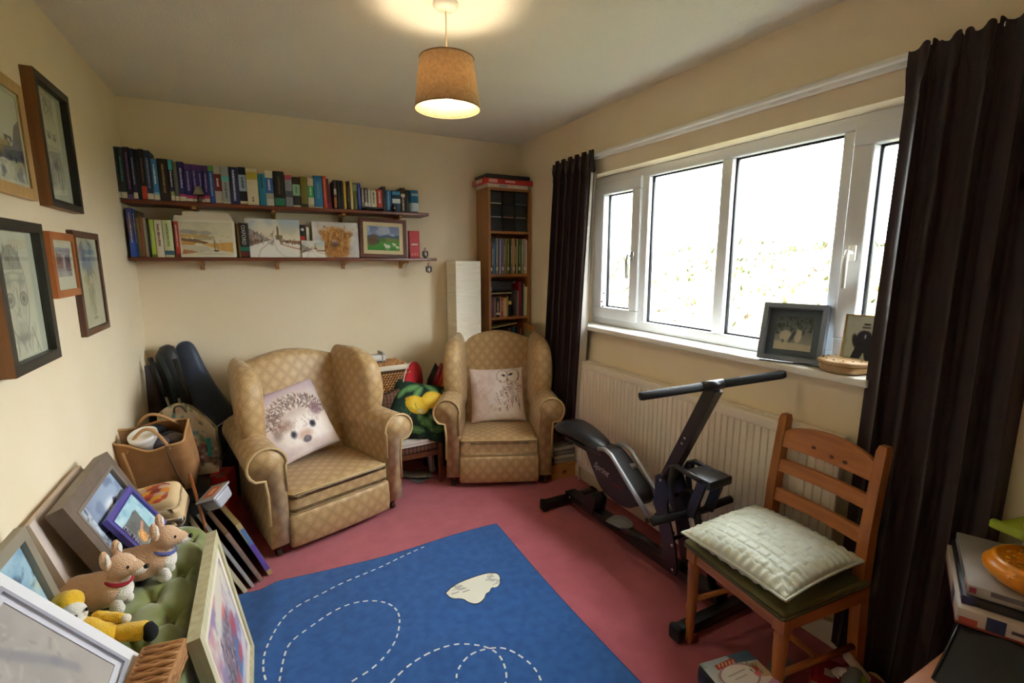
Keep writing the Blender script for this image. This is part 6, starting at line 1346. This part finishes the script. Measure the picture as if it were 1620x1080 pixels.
# little table and its curved arms
ebox('console_plate', M_BM, 1.562, 1.70, 1.275, 1.40, .598, .612, .005); ebox('console_lip', M_BM, 1.562, 1.70, 1.262, 1.282, .575, .612, .005)
for xs in (-.052, .06):
    etube('curved_arm', M_BM, [(1.62 + xs, 1.51, .53), (1.62 + xs, 1.48, .59), (1.62 + xs, 1.44, .612), (1.62 + xs, 1.40, .606), (1.62 + xs, 1.30, .598)], .012)
    MB().loft([[E_(1.62 + xs + a, y + c, z) for a, c in ((-.007, -.022), (.007, -.022), (.007, .022), (-.007, .022))] for (y, z) in ((1.30, .60), (1.355, .42))], smooth=False).build('console_leg', M_BM, ex)
    etube('rear_bow', M_BM, [(1.62 + xs, 1.46, .60), (1.62 + xs, 1.475, .52), (1.62 + xs, 1.46, .44), (1.62 + xs, 1.43, .40)], .014)
etube('foot_bar', M_BM, [(1.575, 1.375, .415), (1.69, 1.37, .415)], .016); etube('foot_grip', M_BR, [(1.43, 1.435, .385), (1.50, 1.41, .40), (1.58, 1.378, .415)], .0165, 14); etube('foot_grip', M_BR, [(1.69, 1.372, .418), (1.825, 1.356, .436)], .0165, 14)
MB().lathe([(.03, -.012), (.052, -.01), (.052, .01), (.03, .012)], 24, M=Matrix.Translation(E_(1.66, 1.44, .43)) @ Matrix.Rotation(math.pi / 2, 4, 'Y')).build('tension_dial', M_BR, ex)
etube('cross_brace', M_BM, [(1.655, 1.28, .10), (1.62, 1.37, .42)], .017)
pd = smooth_path([(-.066, .06), (.02, .085), (.075, .04), (.045, -.055), (-.04, -.05), (-.066, .06)], 2)[:-1]
pdo = MB().prism([(1.585 - 1.62 + x * .9, 1.80 - 1.8 + y) for x, y in pd], .148, .156, 'z').build('footplate', mat('grey_footplate', '8d9096', rough=.5, metal=.3), ex)
MB().prism([(1.585 - 1.62 + x * .92, y * 1.03) for x, y in pd], .140, .1475, 'z').build('footplate_base', M_BR, pdo); b = MB()
for k in range(4): b.box(-.08 + k * .018, -.072 + k * .018, -.03, .04, .156, .1575)
b.build('footplate_tread', M_SIL, pdo)
etube('footplate_arm', M_BM, [(1.56, 1.77, .142), (1.60, 1.66, .14), (1.625, 1.58, .13)], .012); etube('footplate_stub', M_BM, [(1.575, 1.78, .14), (1.62, 1.80, .09)], .012)

# ================================================================== pine chair with cushion
pc = thing('pine_chair', 'pine dining chair with green seat pad by the window', 'chair', (1.367, 1.0, 0), math.radians(-95.9))
def turned(x, y):
    z = [(.014, 0), (.017, .03), (.015, .06), (.019, .09), (.0165, .10), (.020, .12), (.0175, .13), (.022, .16), (.0175, .17), (.019, .22), (.022, .30), (.0215, .325), (.024, .335), (.0215, .345), (.022, .36)]
    b = MB(); b.lathe(z, 18, M=Matrix.Translation((x, y, 0))); b.rbox(x - .022, x + .022, y - .022, y + .022, .355, .415, .003, 2); b.build('front_leg', M_PINEZ, pc)
turned(-.193, .03); turned(.193, .03)
for s in (-1, 1):
    rg = []
    for z, y, a in ((0, .44, .017), (.2, .42, .018), (.42, .405, .019), (.6, .41, .018), (.75, .425, .017), (.88, .44, .016), (.90, .443, .012)):
        rg.append([(s * .183 + dx * a, y + dy * a * 1.15, z) for dx, dy in ((-1, -1), (1, -1), (1, 1), (-1, 1))])
    MB().loft(rg, smooth=False).build('back_post', M_PINEZ, pc)
def slat(z0, z1, y0, crown=0.0, name='back_slat'):
    b = MB(); n = 14; rg = []
    for k in range(n + 1):
        u = -1 + 2 * k / n; bow = .016 * (1 - u * u); zt = z1 + (crown * (1 - (abs(u)) ** 2.2 if abs(u) < .86 else (-.25)) if crown else 0)
        yb = y0 + bow; yt = y0 + bow + .14 * (z1 - z0)
        rg.append([(u * .172, yb, z0), (u * .172, yb + .016, z0), (u * .172, yt + .016, zt), (u * .172, yt, zt)])
    b.loft(rg, smooth=False); return b.build(name, M_PINEX, pc)
slat(.775, .842, .412, .035, 'top_rail'); slat(.675, .725, .402); slat(.555, .605, .39)
for s in (-1, 1): MB().box(s * .193 - .01, s * .193 + .01, .05, .40, .355, .405).build('side_apron', M_PINEY, pc); MB().tube([(s * .19, .03, .19), (s * .186, .43, .17)], .0105, 10).build('side_stretcher', M_PINEY, pc)
MB().box(-.18, .18, .02, .042, .355, .405).build('front_apron', M_PINEX, pc); MB().box(-.17, .17, .40, .42, .355, .405).build('rear_apron', M_PINEX, pc); MB().tube([(-.188, .23, .18), (.188, .23, .18)], .0105, 10).build('cross_stretcher', M_PINEX, pc)
for x, y, s in ((.07, .428, .8), (-.05, .432, .81), (.02, .432, .8)): MB().ball((x, y - .0005, s), (.010, .004, .007), nu=10, nv=6).build('knot', wood('pine_knot', '5a3018', '6e3c1e', 'x'), pc)
MB().rbox(-.222, .222, -.006, .425, .405, .438, .014, 3, fn=lambda x, y, z: (x * (1 - .28 * max(0, y) * .6), y, z + (.006 * math.cos(x * 6) if z > .43 else 0)), sub=3).build('seat_pad', mat('olive_seat_cloth', '5e5a2a', rough=.8, bump=(400, .25), sheen=.2), pc)
# quilted cushion lying on it
A = Art(16, 16, 'd5dccc'); A.noise('ccd4c4', 3, 5, .4, .7)
qm = Matrix.Translation((1.338, .985, .492)) @ Matrix.Rotation(math.radians(-91.5), 4, 'Z') @ Matrix.Rotation(math.radians(-88), 4, 'X')
M_SATIN = mat('pale_green_satin', 'd3d8c6', rough=.38, spec=.5, sheen=.2)
t = thing('quilted_cushion', 'pale green satin cushion with raised blocks on the pine chair', 'cushion', M=qm); n = 110; w, h, th = .415, .405, .11
wn = fbm(n + 1, n + 1, 7, 77)
def qc(u, v, side):
    a, c = 2 * u - 1, 2 * v - 1; pin = 1 - .05 * (1 - a * a) * abs(c) ** 3; pin2 = 1 - .05 * (1 - c * c) * abs(a) ** 3; k = (max(0, 1 - a * a) * max(0, 1 - c * c)) ** .40
    row = int(v * 11); fu = (u * 10 + .5 * (row % 2)) % 1; fv = (v * 11) % 1; blk = min(1, min(fu, 1 - fu) * 6) * min(1, min(fv, 1 - fv) * 6)
    edge = max(0, max(abs(a), abs(c)) - .7) / .3; puck = edge * .006 * math.sin((u * (abs(c) > abs(a)) + v * (abs(a) >= abs(c))) * 90) * k * 2.2
    dd = th / 2 * k + (.0055 * blk * k if side < 0 else 0) + .008 * (wn[int(v * n), int(u * n)] - .5) * k + puck
    return (a * w / 2 * pin2, side * max(dd, 0), h / 2 + c * h / 2 * pin)
b = MB(); b.grid(lambda u, v: qc(u, v, -1), n, n); b.build('quilted_face', M_SATIN, t, fix=False); MB().grid(lambda u, v: qc(1 - u, v, 1), 24, 24).build('back_cover', M_SATIN, t, fix=False)
MB().tube([qc(i / 30, 0, -1) for i in range(30)] + [qc(1, i / 30, -1) for i in range(30)] + [qc(1 - i / 30, 1, -1) for i in range(30)] + [qc(0, 1 - i / 30, -1) for i in range(30)], .005, 8, closed=True).build('piping', M_SATIN, t)

# ================================================================== on the window sill
SZL = WZ0 + .0005
M_SLATE = mat('slate_grey_frame', '7d8793', rough=.5); M_SLIN = mat('slate_blue_board', '5c6a76', rough=.6)
t = thing('box_frame_picture', 'deep slate grey box frame with two penguins, on the sill', 'picture', M=frameM((1.915, 1.20, SZL), (.33, -.94, 0), (.27, .03, 1)))
w, h, dp, f = .232, .235, .05, .018; b = MB()
for (a0, a1, c0, c1) in ((-w / 2, w / 2, 0, f), (-w / 2, w / 2, h - f, h), (-w / 2, -w / 2 + f, f, h - f), (w / 2 - f, w / 2, f, h - f)): b.box(a0, a1, -dp, 0, c0, c1)
b.build('frame', M_SLATE, t); MB().box(-w / 2 + f, w / 2 - f, -.012, -.004, f, h - f).build('inner_mount', M_SLIN, t)
A = Art(64, 64, '6a7078'); A.grad('b8b6a8', '5a6470', 0, 1); A.noise('4a5a52', 6, 131, .48, .62, (A.V > .45).astype(float), .9); A.strokes(60, (.1, .95), (.5, .98), .12, ['3a4442', '6a7a6c', '8a8f88', '2c3a34'], .7, .012, (.3, 2.6), 4); A.poly([(0, 0), (1, 0), (1, .18), (0, .26)], 'c9c4b4', .95)
A.ell(.30, .42, .17, .16, 'cdc8b8', .95, .15); A.ell(.62, .45, .10, .22, 'd0cabb', .95, .15); A.ell(.48, .42, .05, .2, '4a5660', .9, .3, -.4); A.ell(.66, .68, .07, .07, '56646a', .9, .3); A.ell(.24, .26, .03, .05, '5a5a58', .8, .4); A.ell(.42, .3, .04, .03, '77726a', .6, .4)
print_sheet('print', A, -w / 2 + f + .03, w / 2 - f - .03, f + .03, h - f - .03, -.0145, t); MB().box(-.02, .05, 0, .004, .0, .14, M=Matrix.Translation((.03, 0, 0)) @ Matrix.Rotation(-.35, 4, 'X') @ Matrix.Translation((0, 0, 0))).build('easel_back', M_BLK, t)
t = thing('brass_photo_frame', 'thin gold-framed photo of a figure dressed in black', 'photo', M=frameM((1.95, .955, SZL), (.22, -.975, 0), (.14, 0, 1)))
w, h, f = .135, .215, .006; b = MB()
for (a0, a1, c0, c1) in ((-w / 2, w / 2, 0, f), (-w / 2, w / 2, h - f, h), (-w / 2, -w / 2 + f, f, h - f), (w / 2 - f, w / 2, f, h - f)): b.box(a0, a1, -.012, 0, c0, c1)
b.build('frame', mat('brass', 'a8905c', rough=.3, metal=.9), t)
A = Art(56, 88, 'b4bfae'); A.grad('b8bfae', 'c2ccbc', 0, 1); A.noise('a4b0a4', 3, 141, .45, .7, k=.6)
A.poly([(.34, .52), (.66, .52), (.84, .06), (.64, .06), (.52, .36), (.36, .08), (.16, .12)], '22222c', .97); A.ell(.5, .60, .20, .15, '23232e', .97, .12); A.ell(.28, .55, .07, .13, '262630', .95, .2, .4); A.ell(.74, .55, .07, .13, '262630', .95, .2, -.4); A.ell(.52, .80, .075, .055, 'c8b8a8', .95, .2); A.poly([(.44, .84), (.6, .84), (.6, .875), (.44, .875)], '1c1c24', .95); A.line([(.43, .80), (.6, .80)], .02, '22222c', .9); A.ell(.52, .64, .02, .04, 'd0ccc8', .9, .3)
print_sheet('photo_print', A, -w / 2 + f, w / 2 - f, f, h - f, -.009, t)
t = thing('round_wooden_box', 'round pale wooden box with a studded lid on the sill', 'box', (1.925, 1.0, SZL)); M_TURN = wood('turned_ash', 'c9a87a', 'b08a58', 'x', rough=.5)
MB().lathe([(.062, 0), (.075, .006), (.080, .018), (.078, .028), (.074, .031)], 36).build('base', M_TURN, t); MB().lathe([(.080, .031), (.085, .036), (.085, .042), (.078, .049), (.04, .054), (.001, .055)], 36).build('lid', M_TURN, t)
for k in range(14): q = 2 * math.pi * k / 14; MB().ball((.068 * math.cos(q), .068 * math.sin(q), .0515), (.006, .003, .0015), nu=8, nv=5).build('stud', paper('3a2a1c'), t)
for k, (yy, zz, c) in enumerate(((2.475, 1.215, '2a2a2a'), (2.485, 1.245, 'c8503a'), (2.47, 1.30, '3a3a3a'))):
    t = thing('window_charm', ('small dark charm low on the left sash', 'small red charm on the left sash', 'small black charm higher on the left sash')[k], 'ornament', (1.945, yy, zz))
    MB().ball((0, 0, 0), (.004, .010, .005)).build('charm', paper(c, .4), t); MB().tube([(0, 0, .004), (.02, 0, .02)], .0008, 5).build('thread', M_WHITE, t)

# ================================================================== near right corner
t = thing('side_table', 'pine side table in the near right corner', 'table', (1.60, .24, 0))
MB().rbox(-.36, .275, -.24, .225, .472, .50, .005, 2).build('table_top', M_PINEX, t)
for a in (-.32, .24):
    for c in (-.2, .185): MB().rbox(a - .02, a + .02, c - .02, c + .02, 0, .472, .004, 2).build('leg', M_PINEZ, t)
for c in (-.2, .185): MB().box(-.30, .22, c - .01, c + .01, .39, .472).build('apron', M_PINEX, t)
t = thing('black_case', 'large black sloping case on the side table', 'case', (1.60, .22, .5005))
MB().prism([(-.225, 0), (-.105, .12), (.255, .12), (.255, 0)], -.20, .215, 'y').build('case', M_BLK, t); MB().tube([(-.225, .2155, .002), (-.106, .2155, .1205)], .003, 6).build('edge_trim', mat('dark_steel_trim', '3a3c44', rough=.3, metal=.6), t)
def gamebox(name, label, M, w, d, h, c, parts):
    t = thing(name, label, 'board game', M=M); MB().rbox(0, w, -d, 0, 0, h, .002, 1).build('carton', paper(c, .45), t)
    for (nm, a0, a1, c0, c1, cc) in parts: MB().box(-.0006, 0, -a1 * d, -a0 * d, c0 * h, c1 * h).build(nm, paper(cc, .45), t)
    for (nm, a0, a1, c0, c1, cc) in parts[:2]: MB().box(a0 * w, a1 * w, -.0, .0006, c0 * h, c1 * h).build(nm, paper(cc, .45), t)
rz = Matrix.Rotation(math.radians(24), 4, 'Z')
gamebox('board_game', 'white and red board game lying on the black case', Matrix.Translation((1.462, .438, .6215)) @ rz, .34, .24, .042, 'b4a69a', [('blue_block', .22, .36, .1, .95, '26365c'), ('red_line', 0, 1, 0, .14, '8a3428'), ('dark_strip', .4, 1, .4, .6, '3a3238'), ('red_print', .02, .16, .14, .5, 'a84a3a')])
gamebox('dark_board_game', 'black boxed game, middle of the stack', Matrix.Translation((1.488, .440, .664)) @ rz, .32, .22, .020, '1c1a20', [('blue_tab', 0, .1, 0, 1, '2a2c50')])
gamebox('grey_board_game', 'pale grey boxed game under the orange toy', Matrix.Translation((1.500, .438, .6845)) @ rz, .30, .21, .028, '9c948c', [('red_tab', .02, .08, .3, .8, '8a2438'), ('grey_strip', .2, 1, .45, .9, '6a6468')])
M_OR = mat('orange_plastic', 'e08a10', rough=.3, spec=.5); M_YP = mat('yellow_plastic', 'd8cf60', rough=.4); M_LIME = mat('lime_plastic', '9cb020', rough=.4)
t = thing('orange_toy', 'round orange plastic toy on top of the games', 'toy', (1.645, .345, .713)); t.rotation_euler = (0, math.radians(2), 0)
MB().lathe([(.07, 0), (.10, .006), (.112, .02), (.114, .032), (.106, .042), (.102, .044), (.101, .05), (.094, .058), (.088, .058), (.084, .05), (.001, .05)], 40).build('shell', M_OR, t)
b = MB()
for k in range(40):
    q = k * 2.4; rr = .012 * math.sqrt(k) + .004
    if rr < .08: b.lathe([(.007, .05), (.006, .0535), (.001, .054)], 6, M=Matrix.Translation((rr * math.cos(q), rr * math.sin(q), 0)))
o = b.build('honeycomb', mat('amber_plastic', 'c9921c', rough=.35), t); o['kind'] = 'stuff'
MB().ball((-.0, .01, .055), (.022, .014, .005)).build('red_emblem', paper('b0461c', .35), t); MB().rbox(-.135, -.10, .0, .03, .025, .052, .008, 3).build('clip', M_OR, t)
t = thing('green_toy_stand', 'lime plastic toy stand with yellow cups beside the curtain', 'toy', (1.79, .385, .6215), math.radians(-12))
MB().rbox(-.115, .09, -.06, .06, .175, .192, .006, 2).rbox(-.12, -.10, -.065, .065, .175, .20, .006, 2).build('platform', M_LIME, t)
for x in (-.055, .015, .07): MB().lathe([(.026, .192), (.024, .222), (.021, .244), (.018, .244), (.018, .2)], 20, M=Matrix.Translation((x, 0, 0))).build('cup', M_YP, t)
for x in (-.015, .06): 
    for y in (-.04, .04): MB().lathe([(.010, 0), (.008, .09), (.011, .175)], 12, M=Matrix.Translation((x + .02, y, 0))).build('peg', paper('c9c6b4', .4), t)
# on the carpet by the chair
t = thing('thick_book', 'dark book lying on the carpet under the picture tin', 'book', (1.275, .85, 0), math.radians(-12)); MB().rbox(-.10, .11, -.09, .075, 0, .115, .004, 2).build('cover', M_BLK2, t); MB().box(-.098, .108, -.0905, .0755, .01, .105).build('pages', M_PAGES, t)
A = Art(100, 80, 'e4e0e4'); A.grad('efe6ea', 'a8bccb', .3, 1); A.noise('8aa08c', 4, 151, .5, .65, (A.U < .3).astype(float), .6); A.poly([(.55, 1), (1, 1), (1, .72), (.6, .78)], '3c5a78', .8); A.poly([(.62, .7), (1, .7), (1, .3), (.8, .35)], 'c8a888', .8); A.ell(.48, .5, .34, .28, 'f0eef0', .95, .1); A.ring(.48, .5, .34, .28, .05, 'a86a90', .8); A.poly([(.22, .74), (.62, .80), (.62, .92), (.22, .86)], 'b5442e', .97)
for k in range(5): A.line([(.28 + k * .07, .80), (.31 + k * .07, .86)], .014, 'e8cfc0', .9)
A.line([(.3, .55), (.64, .60)], .012, '9aa0a8', .7); A.line([(.36, .45), (.6, .48)], .01, 'a8a8b4', .7); A.ell(.84, .55, .05, .07, 'd0405a', .95, .3); A.ell(.8, .44, .06, .06, 'e06a80', .95, .3); A.poly([(.3, .0), (1, .28), (1, 0)], 'c08ac8', .8); A.ell(.5, .18, .2, .06, 'e0b890', .8, .4); A.strokes(12, (.72, .88), (.4, .7), .08, ['4a7a40'], .8, .008, (.8, 2.2), 4)
t = thing('biscuit_tin', 'black-sided tin with a pastel picture lid and red banner', 'tin', (1.275, .86, .1155), math.radians(-10))
MB().rbox(-.105, .105, -.085, .085, 0, .075, .018, 3).build('tin', mat('black_tinplate', '15161c', rough=.3), t)
b = MB(); b.grid(lambda u, v: (-.098 + .196 * u, -.078 + .156 * v, .0758), 99, 79, smooth=False); o = b.build('printed_lid', painted(.3), t, fix=False); setcol(o, A.a.reshape(-1, 3))
t = thing('red_gift_box', 'small red carton with a white label under the pine chair', 'box', (1.66, .80, 0), math.radians(28))
MB().box(-.065, .065, -.05, .05, 0, .085).build('carton', paper('8e1a22', .4), t); MB().box(-.02, .015, -.02, .01, .085, .0857).build('label', paper('b09a90'), t); b = MB()
for k in range(8): b.box(-.05 + k * .012, -.042 + k * .012, .028, .038, .085, .0857)
o = b.build('lettering', paper('b04048'), t); o['kind'] = 'stuff'; MB().box(-.0656, -.065, -.045, .045, .01, .08).build('white_side', paper('9a8078'), t)
t = thing('plush_dog', 'white plush dog lying by the curtain foot', 'soft toy', (1.72, .715, 0), math.radians(110))
wf = mat('white_plush', 'd8cabc', rough=.95, bump=(150, .5)); blob('body', wf, t, [((0, 0, .045), (.05, .04, .045)), ((-.05, .0, .04), (.04, .035, .04)), ((.06, .01, .08), (.032, .03, .03)), ((.085, .012, .07), (.02, .018, .016))], .007)
for s in (-1, 1): blob('limb', wf, t, [((.0 + .018 * k, s * .045, .075 + .016 * k), (.018, .018, .018)) for k in range(4)], .006); blob('ear', mat('red_plush', '6a1a20', rough=.95), t, [((.055, s * .034, .085), (.012, .010, .022))], .005)
t = thing('snack_pouch', 'clear pouch with green and orange label by the curtain', 'pouch', (1.66, .655, .0), math.radians(20)); t.rotation_euler = (math.radians(-28), 0, math.radians(20))
MB().rbox(-.07, .07, -.03, .03, 0, .16, .022, 3).build('pouch', mat('cloudy_film', '8a8a88', rough=.2), t); MB().box(-.045, .045, -.0312, -.03, .085, .145).build('green_label', paper('7f9a2c'), t); MB().box(-.02, .03, -.0318, -.0312, .02, .08).build('orange_label', paper('c25a1e'), t); MB().box(-.06, -.025, -.0312, -.03, .02, .14).build('yellow_strip', paper('c0a04a'), t)
t = thing('grey_leaflet', 'pale leaflets lying under the pine chair', 'paper', (1.60, .93, 0), math.radians(15))
for k in range(3): MB().box(-.05, .05, -.03, .03, k * .012, k * .012 + .010).build('leaflet', paper(('4a4048', '9a908a', '8a807c')[k]), t)
